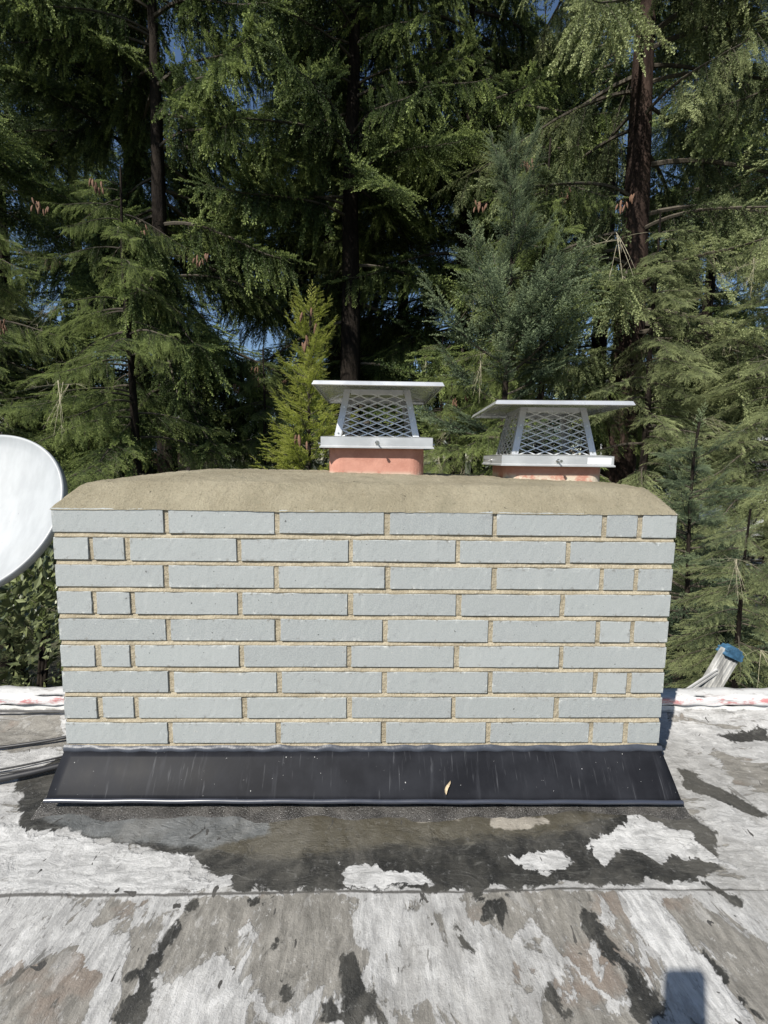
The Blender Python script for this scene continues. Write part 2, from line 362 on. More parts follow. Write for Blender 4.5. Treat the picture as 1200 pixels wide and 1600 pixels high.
def bricks():
    rng = np.random.RandomState(3)
    V = []; Fc = []; RN = []; ED = []; nv = 0
    g = .0135; hb = CH-.0138
    def brick(o, ux, L, D, z0, z1):
        # o corner (x,y), ux direction along the face, D inward depth; face normal = outward
        nonlocal nv
        nx, nz = max(6, int(L/.010)), 6
        un = np.array([ux[1], -ux[0]])   # outward normal
        base = rng.rand(); tilt = rng.normal(0, .0007, 2); jit = rng.normal(0, .0007, 4)
        us = np.concatenate([[0, .0016/L], np.linspace(.012/L, 1-.012/L, nx-3), [1-.0016/L, 1]]); H_ = z1-z0; ws = np.concatenate([[0, .0016/H_], np.linspace(.2, .8, nz-3), [1-.0016/H_, 1]])
        r1 = np.convolve(rng.normal(0, 1, nx+5), np.ones(3)/3, 'valid')[:nx+1]*.0011; r2 = np.convolve(rng.normal(0, 1, nx+5), np.ones(3)/3, 'valid')[:nx+1]*.0011
        pts = []; ed = []
        chips = [(rng.rand(), rng.choice([0, 1]), rng.uniform(.001, .003)) for _ in range(rng.poisson(1.1))]
        for j, w in enumerate(ws):
            for i, u in enumerate(us):
                e = min(u*L, (1-u)*L, w*(z1-z0), (1-w)*(z1-z0))
                x = u*L; z = z0+w*(z1-z0)
                if j == 0: z += r1[i]+.0006
                if j == nz: z += r2[i]-.0006
                if i in (0, nx): x += (.0009 if i == 0 else -.0009)+rng.normal(0, .0006)
                off = -.0014 if (j in (0, nz) or i in (0, nx)) else rng.normal(0, .00012)
                for cu, cj, cs in chips:
                    if abs(u-cu)*L < .008 and j == (0 if cj == 0 else nz): off -= cs; z += cs*(.6 if cj == 0 else -.6)
                off += tilt[0]*(u-.5)+tilt[1]*(w-.5)
                q = np.array(o)+np.array(ux)*x+un*off
                pts.append((q[0], q[1], z)); ed.append(1.0 if e < .004 else 0.)
        f = [(j*(nx+1)+i, j*(nx+1)+i+1, (j+1)*(nx+1)+i+1, (j+1)*(nx+1)+i) for j in range(nz) for i in range(nx)]
        # rim going inward
        rim = [i for i in range(nx+1)] + [(j*(nx+1)+nx) for j in range(1, nz+1)] + [nz*(nx+1)+i for i in range(nx-1, -1, -1)] + [j*(nx+1) for j in range(nz-1, 0, -1)]
        k0 = len(pts)
        for r_ in rim:
            p = pts[r_]; pts.append((p[0]-un[0]*D, p[1]-un[1]*D, p[2])); ed.append(1.)
        n = len(rim)
        f += [(rim[k], k0+k, k0+(k+1) % n, rim[(k+1) % n]) for k in range(n)]
        V.extend(pts); ED.extend(ed); Fc.extend([tuple(a+nv for a in q) for q in f]); RN.extend([base]*len(pts)); nv += len(pts)
    for r_ in range(1, 11):
        z1 = -(r_-1)*CH-.0012; z0 = z1-hb
        if r_ == 1: z1 = .002
        odd = r_ % 2
        for side in range(4):
            Ls = W if side in (0, 2) else DEPTH
            o = [(-W/2, 0), (W/2, 0), (W/2, DEPTH), (-W/2, DEPTH)][side]; ux = [(1, 0), (0, 1), (-1, 0), (0, -1)][side]
            if side in (0, 2):
                cuts = ([0]+[S*k for k in range(1, 6)]+[5*S+HD, W]) if odd else ([0, HD, 2*HD]+[2*HD+S*k for k in range(1, 5)]+[W])
                if side == 0:
                    j = {1: [0, .004, .004, 0, -.003, -.003, 0, 0], 0: [0, .001, .001, .003, .0, -.003, -.001, 0]}[odd]
                    cuts = [c_+(0 if i in (0, len(cuts)-1) else rng.normal(0, .0025)) for i, c_ in enumerate(cuts)]
                a0, a1 = 0, W
            else:
                cuts = [.096]+[.096+S*(k+(.5 if odd else 0)) for k in range(0, 4) if .05 < S*(k+(.5 if odd else 0)) < DEPTH-.3]+[DEPTH-.096]
            for i in range(len(cuts)-1):
                a = cuts[i]+(0 if i == 0 and side in (0, 2) else g/2+rng.normal(0, .0008)); bb = cuts[i+1]-(0 if i == len(cuts)-2 and side in (0, 2) else g/2+rng.normal(0, .0008))
                wob = [rng.normal(0, .0009), rng.normal(0, .0009)]
                brick((o[0]+ux[0]*a, o[1]+ux[1]*a), ux, bb-a, .092, z0+wob[0], (z1+wob[1]) if r_ > 1 else z1)
    me = bpy.data.meshes.new('brick_courses'); me.from_pydata(V, [], Fc); me.materials.append(brick_mat)
    a = me.attributes.new('rnd', 'FLOAT', 'POINT'); a.data.foreach_set('value', RN)
    a = me.attributes.new('edge', 'FLOAT', 'POINT'); a.data.foreach_set('value', ED)
    ob = bpy.data.objects.new('brick_courses', me); col.objects.link(ob); ob.parent = chim; C(ob)
bricks()

m = NM('sandy_mortar'); n1 = m.noise(14, 6, .7); n2 = m.noise(160, 5, .75); n3 = m.noise(40, 5, .7)
c = m.mix(m.ramp(n1, .3, .7), (.255, .220, .158), (.37, .325, .240)); c = m.mix(m.ramp(n2, .5, .75, 0, .7), c, (.58, .53, .42)); c = m.mix(m.ramp(n2, .5, .28, 0, .6), c, (.19, .15, .095))
m.set(color=c, rough=.95, spec=.2); m.bump(m.math('ADD', m.math('MULTIPLY', n2, .6), n3), .8, .006); joint_mat = m.mat
b = MB(); rg = random.Random(4)
def wallgrid(o, ux, L, z0, z1):
    un = (ux[1], -ux[0]); nz = int((z1-z0)/.0021)
    def fn(u, v):
        z = z0+(z1-z0)*v; q = (-z-.0012) % CH; x_ = o[0]+o[1]+u*L
        top = CH-.0138                                    # joint: deep under the brick above, weathered out to the brick below
        lo = .0012*math.sin(x_*13+int(-z/CH)*2.1)+.0008*math.sin(x_*47+int(-z/CH))
        d = -.0040+lo*.6 if q < top else -.0072+.0062*min(1, (q-top)/.0125)+lo
        d += rg.uniform(-.0005, .0005)
        return (o[0]+ux[0]*u*L+un[0]*d, o[1]+ux[1]*u*L+un[1]*d, z)
    b.grid(fn, int(L/.006), nz)
wallgrid((-W/2+.004, 0), (1, 0), W-.008, ZR, -.001); wallgrid((W/2, .006), (0, 1), DEPTH-.012, ZR, -.001)
wallgrid((W/2-.004, DEPTH), (-1, 0), W-.008, ZR, -.001); wallgrid((-W/2, DEPTH-.006), (0, -1), DEPTH-.012, ZR, -.001)
C(b.build('mortar_joints', joint_mat, chim))

# mortar wash on top
m = NM('cement_wash'); n1 = m.noise(5, 6, .65); n2 = m.noise(190, 5, .8); n3 = m.noise(26, 6, .7, (1, 1, 3))
c = m.mix(m.ramp(n1, .3, .7), (.240, .212, .148), (.325, .292, .212)); c = m.mix(m.ramp(n3, .55, .75, 0, .5), c, (.21, .175, .115))
c = m.mix(m.ramp(n2, .55, .75, 0, .7), c, (.47, .42, .32)); c = m.mix(m.ramp(n2, .46, .3, 0, .85), c, (.11, .09, .055)); c = m.mix(m.ramp(m.noise(8, 6, .7, None, .4), .55, .68, 0, .4), c, (.17, .16, .11)); c = m.mix(m.ramp(m.noise(55, 3, .6), .70, .73, 0, .8), c, (.055, .045, .03))
m.set(color=c, rough=.95, spec=.15)
m.bump(m.math('ADD', m.math('MULTIPLY', n2, .8), m.math('ADD', m.math('MULTIPLY', m.noise(60, 6, .8), .9), m.math('MULTIPLY', n3, 1.0))), .9, .008); wash_mat = m.mat
rgn = np.random.RandomState(9)
NZ = np.random.RandomState(2)
def wash_z(x, y):
    e = min(y, DEPTH-y); el = x+W/2; er = W/2-x
    def bev(d, w): t = max(0, min(1, d/w)); return min(1-(1-t)**1.25, 1)
    k = min(bev(e, .085), bev(el, .055)**.85, bev(er, .050)**.85)
    plat = .066+.030*min(1, max(0, (min(e, .45*2)-.03)/.25))*min(1, el/.26)*min(1, er/1.1+.15)
    return .0015+k*plat
b = MB(); nx, ny = 260, 120
gx = [(-W/2-.002)+(W+.004)*i/nx for i in range(nx+1)]
gy = [(-.002)+(DEPTH+.004)*(j/ny) for j in range(ny+1)]
XX, YY = np.meshgrid(gx, gy); NN = (vnoise(XX, YY, 5, 5)-.5)*.003+(vnoise(XX, YY, 34, 6)-.5)*.0035+(vnoise(XX, YY, 95, 8)-.5)*.0030+(vnoise(XX, YY, 150, 9)-.5)*.0022
verts = []
for j, y in enumerate(gy):
    for i, x in enumerate(gx):
        z = wash_z(x, max(0, y)); k = min(1, z/.02); z = z+NN[j, i]*k
        yy = y
        if j <= 1: z = -.0015+.0028*math.sin(x*9)*.5+NN[j, i]*.5 if j == 0 else z
        if abs(y-.082-.008*math.sin(x*7)-.004*math.sin(x*31)) < .004 and -.62 < x < .1: z -= .0028        # trowel crack
        verts.append((x, yy, z))
b.add(verts, [(j*(nx+1)+i, j*(nx+1)+i+1, (j+1)*(nx+1)+i+1, (j+1)*(nx+1)+i) for j in range(ny) for i in range(nx)], 0, True)
C(b.build('mortar_crown', wash_mat, chim))

# flashing
m = NM('black_coated_flashing'); dr = m.noise(45, 4, .65, (1, .12, .07), .2); dr2 = m.noise(110, 3, .6, (1, .10, .06), .3); n1 = m.noise(8, 4, .6); sp1 = m.noise(130, 2, .5)
c = m.mix(m.ramp(n1, .3, .7), (.011, .0115, .014), (.019, .020, .024)); c = m.mix(m.ramp(dr, .56, .72, 0, .3), c, (.045, .047, .054)); c = m.mix(m.ramp(dr2, .62, .72, 0, .4), c, (.085, .088, .095))
c = m.mix(m.ramp(sp1, .755, .77, 0, .8), c, (.45, .45, .44))
m.set(color=c, rough=m.ramp(n1, .3, .7, .40, .48), spec=.05); m.bump(n1, .06, .01); flash_mat = m.mat
b = MB()
TL, TR = Vector((-W/2-.002, -.006, -.700)), Vector((W/2+.004, -.006, -.700)); BL, BR = Vector((-.868, -.100, -.786)), Vector((.886, -.092, -.800))
BL = Vector((-.871, -.088, -.790)); BR = Vector((.886, -.088, -.802))
def fl(u, v):
    t = TL.lerp(TR, u); q = BL.lerp(BR, u); p = t.lerp(q, v)
    s_ = math.sin(v*math.pi)
    return p+Vector((0, -.004*s_+.0012*math.sin(u*19)*s_, .002*math.sin(u*11+1)*s_))
b.grid(fl, 60, 8)
b.grid(lambda u, v: fl(u, 1)+Vector((0, .0, -.004-.0*v))+Vector((0, .004*v, -.004*v)), 60, 1)
fo = C(b.build('flashing', flash_mat, chim))
so_ = fo.modifiers.new('thick', 'SOLIDIFY'); so_.thickness = .0012
b = MB()
m = NM('shiny_black_hem'); m.set(color=(.03, .034, .048), rough=m.ramp(m.noise(20), .3, .7, .28, .38), metal=0.0, spec=1.0); hem_mat = m.mat
hp = [BL.lerp(BR, i/80)+Vector((0, -.0035, .003+.0008*math.sin(i*.7))) for i in range(81)]
b.tube(hp, .0060, 12); h_ = b.build('hem', hem_mat, fo)
m = NM('blue_black_sealant'); n1 = m.noise(40, 5, .6); m.set(color=m.mix(n1, (.026, .030, .040), (.050, .058, .076)), rough=.45); m.bump(n1, .5, .004); seal_mat = m.mat
b = MB(); rs = np.random.RandomState(8); NS = 240
bump1 = np.interp(np.arange(NS+1), np.arange(0, NS+12, 5), rs.rand(len(np.arange(0, NS+12, 5)))**2*.006)
bump2 = np.interp(np.arange(NS+1), np.arange(0, NS+12, 4), rs.rand(len(np.arange(0, NS+12, 4)))*.003)
def sealf(u, v):
    i = u*NS; k = int(round(i)); x = TL.x-.003+(TR.x-TL.x+.006)*u
    z1 = -.688+bump1[k]; z0 = -.706-bump2[k]; z = z1+(z0-z1)*v
    y = -.0022-.0085*math.sin(math.pi*min(1, v*1.0))**.7*(.6+.4*math.sin(k*.3)**2) if 0 < v < 1 else -.0012-(.006 if v == 1 else 0)
    return (x, y, z)
b.grid(sealf, NS, 6); C(b.build('sealant_bead', seal_mat, chim))
# side flashings
for s_ in (-1, 1):
    b = MB(); x = s_*(W/2+.0025)
    b.box(min(x, x+s_*.0015), max(x, x+s_*.0015), .0, .338, ZR-.01, -.700)
    b.box(min(x, x+s_*.05), max(x, x+s_*.05), .0, .338, ZR+.006, ZR+.0085)
    C(b.build('side_flashing', flash_mat, chim))
# tarry cant under the flashing
b = MB(); m = NM('granular_asphalt_strip'); n2 = m.noise(260, 3, .7); n1 = m.noise(20, 5, .6)
c = m.mix(m.ramp(n1, .35, .7), (.022, .020, .018), (.075, .070, .064)); m.set(color=m.mix(m.ramp(n2, .62, .70), c, (.30, .30, .30)), rough=m.ramp(n2, .4, .6, .2, .6), spec=.6); m.bump(n2, 1, .004)
b.grid(lambda u, v: (-.90+1.80*u, -.02-.100*v+.003*math.sin(u*31), ZR+.026*(1-v)+.002-.006*v+.0015*math.sin(u*50+v*3)), 120, 6)
C(b.build('asphalt_cant', m.mat, chim))

# flue liners
m = NM('terracotta_flue'); n1 = m.noise(12, 6, .7); n2 = m.noise(120, 4, .7)
c = m.mix(m.ramp(n1, .3, .7), (.36, .165, .12), (.48, .245, .185)); c = m.mix(m.ramp(n2, .62, .72, 0, .7), c, (.68, .42, .34)); c = m.mix(m.ramp(m.noise(30, 5, .7), .62, .7, 0, .6), c, (.30, .12, .08))
sp = m.n('SeparateXYZ'); m.link(m.obj(), sp.inputs[0])
m.set(color=m.mix(m.math('MULTIPLY', m.ramp(sp.outputs[2], .085, .108, 1, 0), m.ramp(n1, .42, .55)), c, (.50, .44, .35)), rough=.85); m.bump(n2, .4, .003); terra = m.mat
def rsq(w, r_, n=7):
    o = []
    for cx, cy_, a0 in ((w-r_, w-r_, 0), (-(w-r_), w-r_, 90), (-(w-r_), -(w-r_), 180), (w-r_, -(w-r_), 270)):
        for k in range(n+1): a = R(a0+90*k/n); o.append((cx+r_*math.cos(a), cy_+r_*math.sin(a)))
    return o
def flue(cx, cy_, z1, rz=0):
    b = MB(); outer = rsq(.165, .05); inner = rsq(.145, .035); n = len(outer); M = Matrix.Translation((cx, cy_, 0)) @ Matrix.Rotation(rz, 4, 'Z')
    rings = [[M @ Vector((x, y, z)) for x, y in ring] for ring, z in ((outer, .02), (outer, z1-.002), (outer, z1), (inner, z1), (inner, -.3))]
    v = [p for r_ in rings for p in r_]; f = [(k*n+i, k*n+(i+1) % n, (k+1)*n+(i+1) % n, (k+1)*n+i) for k in range(4) for i in range(n)]
    b.add(v, f, 0, False); return C(b.build('flue_liner', terra, chim))
flue(.022, .490, .205); flue(.650, .490, .155, R(-4))

# ============================================================ chimney caps
m = NM('brushed_stainless'); n1 = m.noise(9, 5, .6); n2 = m.noise(70, 3, .6, (1, .2, 6))
m.set(color=m.mix(m.ramp(n1, .35, .7), (.45, .46, .47), (.56, .57, .58)), rough=m.mix(m.ramp(n2, .3, .7), m.ramp(n1, .3, .7, .30, .36), m.ramp(n1, .3, .7, .38, .48)), metal=.45)
m.bump(n2, .08, .002); steel = m.mat
m = NM('galvanised_mesh'); m.set(color=(.66, .67, .66), rough=.42, metal=.5); mesh_mat = m.mat
m = NM('bolt_steel'); m.set(color=(.55, .55, .54), rough=.3, metal=1); bolt_mat = m.mat
m = NM('hood_steel'); n1 = m.noise(5, 4, .6); m.set(color=m.mix(m.ramp(n1, .3, .7), (.60, .61, .61), (.72, .73, .73)), rough=m.ramp(n1, .3, .7, .20, .30), metal=.6); m.bump(m.noise(6, 3, .5), .25, .02); hood_mat = m.mat
def bolt(b, p, d, L=.022, r_=.0028):
    p = Vector(p); d = Vector(d).normalized()
    b.tube([p, p+d*L], r_, 8); b.tube([p, p+d*.0035], r_*2.6, 6); b.tube([p+d*L, p+d*(L+.005)], r_*1.9, 6)
def cap(name_loc, rz, zc0, zc1, zl, lw, ld, lofs, label, sticker):
    t = empty('chimney_cap', (name_loc[0], name_loc[1], zc0), rz); tag(t, label, 'chimney cap', 'steel caps on the two flues')
    hc = zc1-zc0; w = .1875
    # collar: four walls with outward lip below, top plate
    b = MB(); th = .0016
    for a in range(4):
        M = Matrix.Rotation(R(90*a), 4, 'Z')
        b.box(-w, w-th*1.2, -w, -w+th, .0, hc, 0, M)
        b.add([M @ Vector(p) for p in ((-w-.004, -w-.0045, .0015), (w+.004, -w-.0045, .0015), (w, -w-.0002, .0045), (-w, -w-.0002, .0045), (-w-.004, -w-.0045, -.003), (w+.004, -w-.0045, -.003), (w, -w+.003, -.004), (-w, -w+.003, -.004))],
              [(0, 1, 2, 3), (4, 5, 1, 0), (7, 6, 5, 4)])
    o = b.build('collar', steel, t)
    b = MB(); wi = .146; 
    for a in range(4):
        M = Matrix.Rotation(R(90*a), 4, 'Z')
        b.add([M @ Vector(p) for p in ((-w-.0012, -w-.0012, hc+.0006), (w+.0012, -w-.0012, hc+.0006), (wi, -wi, hc+.004), (-wi, -wi, hc+.004))], [(0, 1, 2, 3)])
    b.build('top_plate', steel, t)
    for a in range(4):
        b = MB(); M = Matrix.Rotation(R(90*a), 3, 'Z')
        bolt(b, M @ Vector((.0, -w, hc*.48)), M @ Vector((.12, -1, -.05)), .024); b.build('clamp_bolt', bolt_mat, t)
    # cage
    zb, zt = hc+.002, zl-zc0-.004; wb, wt_ = .1445, .112
    def P(s1, s2, z):
        k = (z-zb)/(zt-zb); q = wb+(wt_-wb)*k; return Vector((s1*q, s2*q, z))
    for s1, s2 in ((-1, -1), (1, -1), (1, 1), (-1, 1)):
        b = MB(); lw_ = .021
        a0, a1 = P(s1, s2, zb), P(s1, s2, zt)
        for dx, dy in ((-s1, 0), (0, -s2)):
            ox = Vector((dx, dy, 0))*lw_; n_ = Vector((0, s2, 0)) if dx else Vector((s1, 0, 0)); e_ = n_*.0012
            v = [a0+e_, a0+ox+e_, a1+ox+e_, a1+e_]; v2 = [p-n_*.0012 for p in v]
            b.add(v+v2, [(0, 1, 2, 3), (7, 6, 5, 4), (0, 4, 5, 1), (1, 5, 6, 2), (2, 6, 7, 3), (3, 7, 4, 0)])
        po = b.build('corner_post', steel, t)
        for k in (.07, .36, .62, .93):
            p = a0.lerp(a1, k)
            for dx, dy, n_ in ((-s1, 0, Vector((0, s2, 0))), (0, -s2, Vector((s1, 0, 0)))):
                b = MB(); q = p+Vector((dx, dy, 0))*.0105; b.tube([q+n_*.0012, q+n_*.0034], .0030, 8); b.build('rivet', bolt_mat, po)
    for a in range(4):
        M = Matrix.Rotation(R(90*a), 3, 'Z'); b = MB()
        Hh = zt-zb; dw, dh = .0305, .0118; inset = .004
        def line(x0, z0, slope):
            # strand through (x0,z0) clipped to the trapezoid
            pts = []
            N = 160; seg = []
            for i in range(N+1):
                z = Hh*i/N; x = x0+(z-z0)/slope; lim = wb+(wt_-wb)*z/Hh-.006
                if -lim <= x <= lim: seg.append((x, z))
            return (seg[0], seg[-1]) if len(seg) > 2 else None
        sl = dh/dw
        for k in range(-22, 23):
            for sg in (1, -1):
                r_ = line(k*2*dw, 0, sl*sg)
                if not r_: continue
                (xa, za), (xb, zb_) = r_
                qa = wb+(wt_-wb)*za/Hh-inset; qb = wb+(wt_-wb)*zb_/Hh-inset
                off = .0006*sg
                b.beam(M @ Vector((xa, -qa+off, zb+za)), M @ Vector((xb, -qb+off, zb+zb_)), .0034, .0022, M @ Vector((0, -1, .25)))
        b.build('mesh_panel', mesh_mat, t)
        b = MB(); qt = wt_
        b.box(-qt+.022, qt-.022, -qt-.0004, -qt+.0008, zt-.018, zt, 0, M.to_4x4()); b.build('top_band', steel, t)
    # hood: shallow hipped lid with folded rim
    z0 = zl-zc0
    hw, hd = lw/2, ld/2
    b = MB(); iw, idp = hw*.42, hd*.30
    def fn(k, z, ins=0): return [Vector((sx*(hw*(1-k)+iw*k-ins)+lofs[0], sy*(hd*(1-k)+idp*k-ins)+lofs[1], z)) for sx, sy in ((-1, -1), (1, -1), (1, 1), (-1, 1))]
    rings = [fn(0, z0-.012, .006), fn(0, z0-.0125, .002), fn(0, z0-.011, 0), fn(0, z0+.001, .006), fn(0, z0+.0035, .016), fn(1, z0+.022), ]
    inner = [fn(1, z0+.020), fn(.0, z0+.0018, .022), fn(0, z0-.003, .0075), fn(0, z0-.010, .0065), fn(0, z0-.012, .010)]
    allr = rings+[fn(1, z0+.022)]*0
    v = [p for r_ in rings for p in r_]; f = []
    for k in range(len(rings)-1):
        for i in range(4): f.append((k*4+i, k*4+(i+1) % 4, (k+1)*4+(i+1) % 4, (k+1)*4+i))
    f.append(tuple((len(rings)-1)*4+i for i in range(4))); b.add(v, f)
    v = [p for r_ in inner for p in r_]; f = []
    for k in range(len(inner)-1):
        for i in range(4): f.append((k*4+i, k*4+(i+1) % 4, (k+1)*4+(i+1) % 4, (k+1)*4+i))
    f.append((3, 2, 1, 0)); b.add(v, f)
    ho = b.build('hood', hood_mat, t)
    for k in (-.5, -.18, .02, .42): b = MB(); b.tube([(k*wt_, -wt_-.0004, zt-.009), (k*wt_, -wt_-.0028, zt-.009)], .003, 8); b.build('rivet', bolt_mat, t)
    b = MB(); b.tube([(lofs[0], lofs[1], z0+.02), (lofs[0], lofs[1], z0+.031)], .006, 8); b.build('hood_bolt', bolt_mat, t)
    if sticker:
        b = MB(); b.add([(.100, -w-.0006, .006), (.178, -w-.0006, .006), (.178, -w-.0006, hc-.006), (.100, -w-.0006, hc-.006)], [(0, 1, 2, 3)])
        b.build('sticker', simple('white_sticker', (.82, .83, .85), .5, 0, .05), t)
    return t
cap((.022, .490), 0, .183, .217, .386, .418, .53, (.002, -.002), 'steel mesh chimney cap on the taller flue, left of the pair', False)
cap((.646, .490), R(-3.5), .130, .163, .335, .44, .54, (-.012, 0), 'lower steel mesh chimney cap with a white sticker on its collar, right of the pair', True)

# dry leaf lying on the flashing
lf = MB()
def leaf(u, v):
    w = .0052*math.sin(math.pi*min(.999, u))**.6*(1-.4*u); L = .038*u
    return (L, (v-.5)*2*w+.003*math.sin(u*5), .0015+.002*abs(v-.5)*2+.003*math.sin(u*3))
lf.grid(leaf, 10, 2); lo = lf.build('dry_leaf', simple('dry_leaf', (.36, .29, .19), .8, 0, .4, 150)); tag(lo, 'small curled tan dry leaf lying on the black flashing', 'leaf')
n_ = (TR-TL).cross(TL-BL).normalized()
if n_.y > 0: n_ = -n_
Mx = Matrix.Translation(Vector((.222, -.0905, -.789))) 
dv = Vector((.30, .62, .66)).normalized(); dv = (dv-n_*dv.dot(n_)).normalized(); sv = n_.cross(dv)
lo.matrix_world = Matrix(((dv.x, sv.x, n_.x, .222), (dv.y, sv.y, n_.y, -.083), (dv.z, sv.z, n_.z, -.781), (0, 0, 0, 1)))
# ============================================================ satellite dish, cables, ladder end
dish = empty('satellite_dish', (-1.95, .55, ZR)); tag(dish, 'large white satellite dish with black specks behind the left corner of the chimney', 'satellite dish')
m = NM('dish_paint'); n1 = m.noise(60, 3, .6); n2 = m.noise(7, 4, .6, (3, 1, 1))
c = m.mix(m.ramp(n2, .3, .7), (.29, .305, .315), (.345, .36, .372)); c = m.mix(m.math('MULTIPLY', m.ramp(n1, .66, .72), m.ramp(m.noise(5), .48, .6)), c, (.16, .16, .165)); c = m.mix(m.ramp(m.noise(3, 6, .7, (1, 1, .4)), .5, .7, 0, .35), c, (.30, .31, .31))
m.set(color=c, rough=.42); dish_mat = m.mat
dn = Vector((-.03, -.86, .50)).normalized(); dc = Vector((-1.655, .69, -.093))
du = Vector((1, 0, 0)); du = (du-dn*du.dot(dn)).normalized(); dvv = dn.cross(du)
ra, rb_ = .372, .372
b = MB(); N = 96
prof = [(.02, -.055), (.3, -.048), (.6, -.032), (.85, -.012), (.965, 0), (.982, .005), (1.0, .003), (1.006, -.006), (1.004, -.030), (.985, -.032), (.975, -.012), (.8, -.026), (.4, -.056), (.02, -.066)]
v = [dc+du*(ra*r_*math.cos(t))+dvv*(rb_*r_*math.sin(t))+dn*h for r_, h in prof for t in [2*math.pi*k/N for k in range(N)]]
v = [p-dish.location for p in v]
b.add(v, [(i*N+k, i*N+(k+1) % N, (i+1)*N+(k+1) % N, (i+1)*N+k) for i in range(len(prof)-1) for k in range(N)], 0, True)
b.build('reflector', dish_mat, dish)
grey = simple('grey_bracket_paint', (.20, .205, .215), .45, .2, .15)
b = MB(); bk = dc-dn*.07-dish.location
b.tube([bk, bk-dn*.10, Vector((-.02, .02, .45)), Vector((0, 0, .02))], [.028, .028, .026, .026], 14); b.build('mast', grey, dish)
b = MB(); b.box(-.12, .12, -.12, .12, .004, .016); b.build('foot_plate', grey, dish, .003)
b = MB(); b.beam(bk-dn*.03, bk+dvv*-.34+dn*.05, .03, .03); q1 = bk-dvv*.34+dn*.05; b.beam(q1, q1+dn*.42+dvv*.05, .025, .035); b.build('feed_arm', grey, dish)
b = MB(); q2 = q1+dn*.42+dvv*.05; b.tube([q2, q2-dn*.06+dvv*.02, q2-dn*.11+dvv*.03], [.022, .026, .036], 14); b.build('feed_horn', grey, dish)

def xyz(lst, r_, name, label, mat, n=8):
    b = MB(); P = [Vector(p) for p in lst]; out = []
    for i in range(len(P)-1):
        p0, p1, p2, p3 = P[max(0, i-1)], P[i], P[i+1], P[min(len(P)-1, i+2)]
        for k in range(10):
            t = k/10; out.append(.5*((2*p1)+(p2-p0)*t+(2*p0-5*p1+4*p2-p3)*t*t+(3*p1-p0-3*p2+p3)*t**3))
    out.append(P[-1]); b.tube(out, r_, n); o = b.build(name, mat); return tag(o, label, 'cable', 'black cables on the roof by the dish')
cab = simple('black_cable_jacket', (.018, .018, .02), .5, 0, .2)
Z = ZR+.008
xyz([(-2.5, .325, Z+.040), (-1.9, .345, Z+.042), (-1.4, .352, Z+.043), (-1.05, .352, Z+.043), (-.86, .350, Z+.045)], .0042, 'roof_cable', 'straight thin black cable running along the raised white roof edge', cab)
xyz([(-2.5, -.02, Z), (-1.75, .09, Z+.004), (-1.35, .165, Z+.004), (-1.05, .235, Z+.01), (-.93, .29, Z+.03), (-.86, .30, Z+.05)], .0055, 'roof_cable', 'black cable slanting up to the chimney, upper one of the bunch', cab)
xyz([(-2.5, -.12, Z), (-1.6, -.02, Z), (-1.25, .05, Z+.003), (-1.05, .115, Z+.003), (-.87, .20, Z+.008)], .0030, 'roof_cable', 'thin black cable in the middle of the bunch left of the chimney', cab)
xyz([(-2.5, -.17, Z), (-1.6, -.045, Z+.002), (-1.2, .045, Z+.003), (-1.0, .10, Z+.003), (-.87, .155, Z+.008)], .0030, 'roof_cable', 'thin black cable just under the other thin one left of the chimney', cab)
xyz([(-2.5, -.28, Z+.004), (-1.6, -.085, Z+.006), (-1.2, .0, Z+.010), (-1.02, .055, Z+.012), (-.87, .12, Z+.02)], .0095, 'roof_cable', 'thickest black cable, lowest of the bunch left of the chimney', cab, 12)

lad = empty('ladder', (1.62, .76, ZR)); tag(lad, 'weathered grey ladder end with blue ribbed cap poking up over the roof edge', 'ladder')
def at_(u): return Vector(u)-lad.location
railm = simple('weathered_aluminium', (.36, .36, .35), .7, .2, .4, 30, .4, (1, 1, .15))
bluem = simple('blue_ribbed_plastic', (.04, .105, .18), .5, 0, .45, 40)
b = MB(); p0, p1 = at_((1.45, .86, -1.35)), at_((1.755, .88, -.765))
dd = (p1-p0).normalized(); sw = Vector((0, 0, 1)).cross(dd); sw = Vector((.86, 0, -.5))
b.beam(p0, p1, .028, .098, (dd.cross(Vector((0, 1, 0))))); b.build('side_rail', railm, lad, .003)
for k in (-.034, -.012, .012, .034):
    b = MB(); off = dd.cross(Vector((0, 1, 0)))*k; b.beam(p0+off+Vector((0, -.0155, 0)), p1+off+Vector((0, -.0155, 0)), .003, .006, dd.cross(Vector((0, 1, 0)))); b.build('rail_rib', railm, lad)
bal = simple('bright_aluminium', (.6, .6, .6), .4, .4, .1)
for dz in (0, .018): b = MB(); b.beam(at_((1.30, .80, -1.06-dz)), at_((1.68, .86, -.845-dz)), .008, .008); b.build('brace', bal, lad)
b = MB(); pe = p1; side = dd.cross(Vector((0, 1, 0))).normalized()          # side: across the rail
if side.x < 0: side = -side
NR = 26
ring = []
for k in range(NR+1):                                                      # half round ribbed end
    a = R(200)-R(215)*k/NR
    rr_ = .040+(.005 if k % 4 < 2 else 0)
    ring.append(pe+side*math.cos(a)*rr_*1.05+dd*(math.sin(a)*rr_*.95-.014))
v = [p+Vector((0, y, 0)) for y in (-.034, .034) for p in ring]; n = len(ring)
b.add(v, [(k, k+1, n+k+1, n+k) for k in range(n-1)]+[tuple(range(n))[::-1], tuple(range(n, 2*n)), (n-1, 0, n, 2*n-1)]); b.build('ribbed_cap', bluem, lad, .0015)

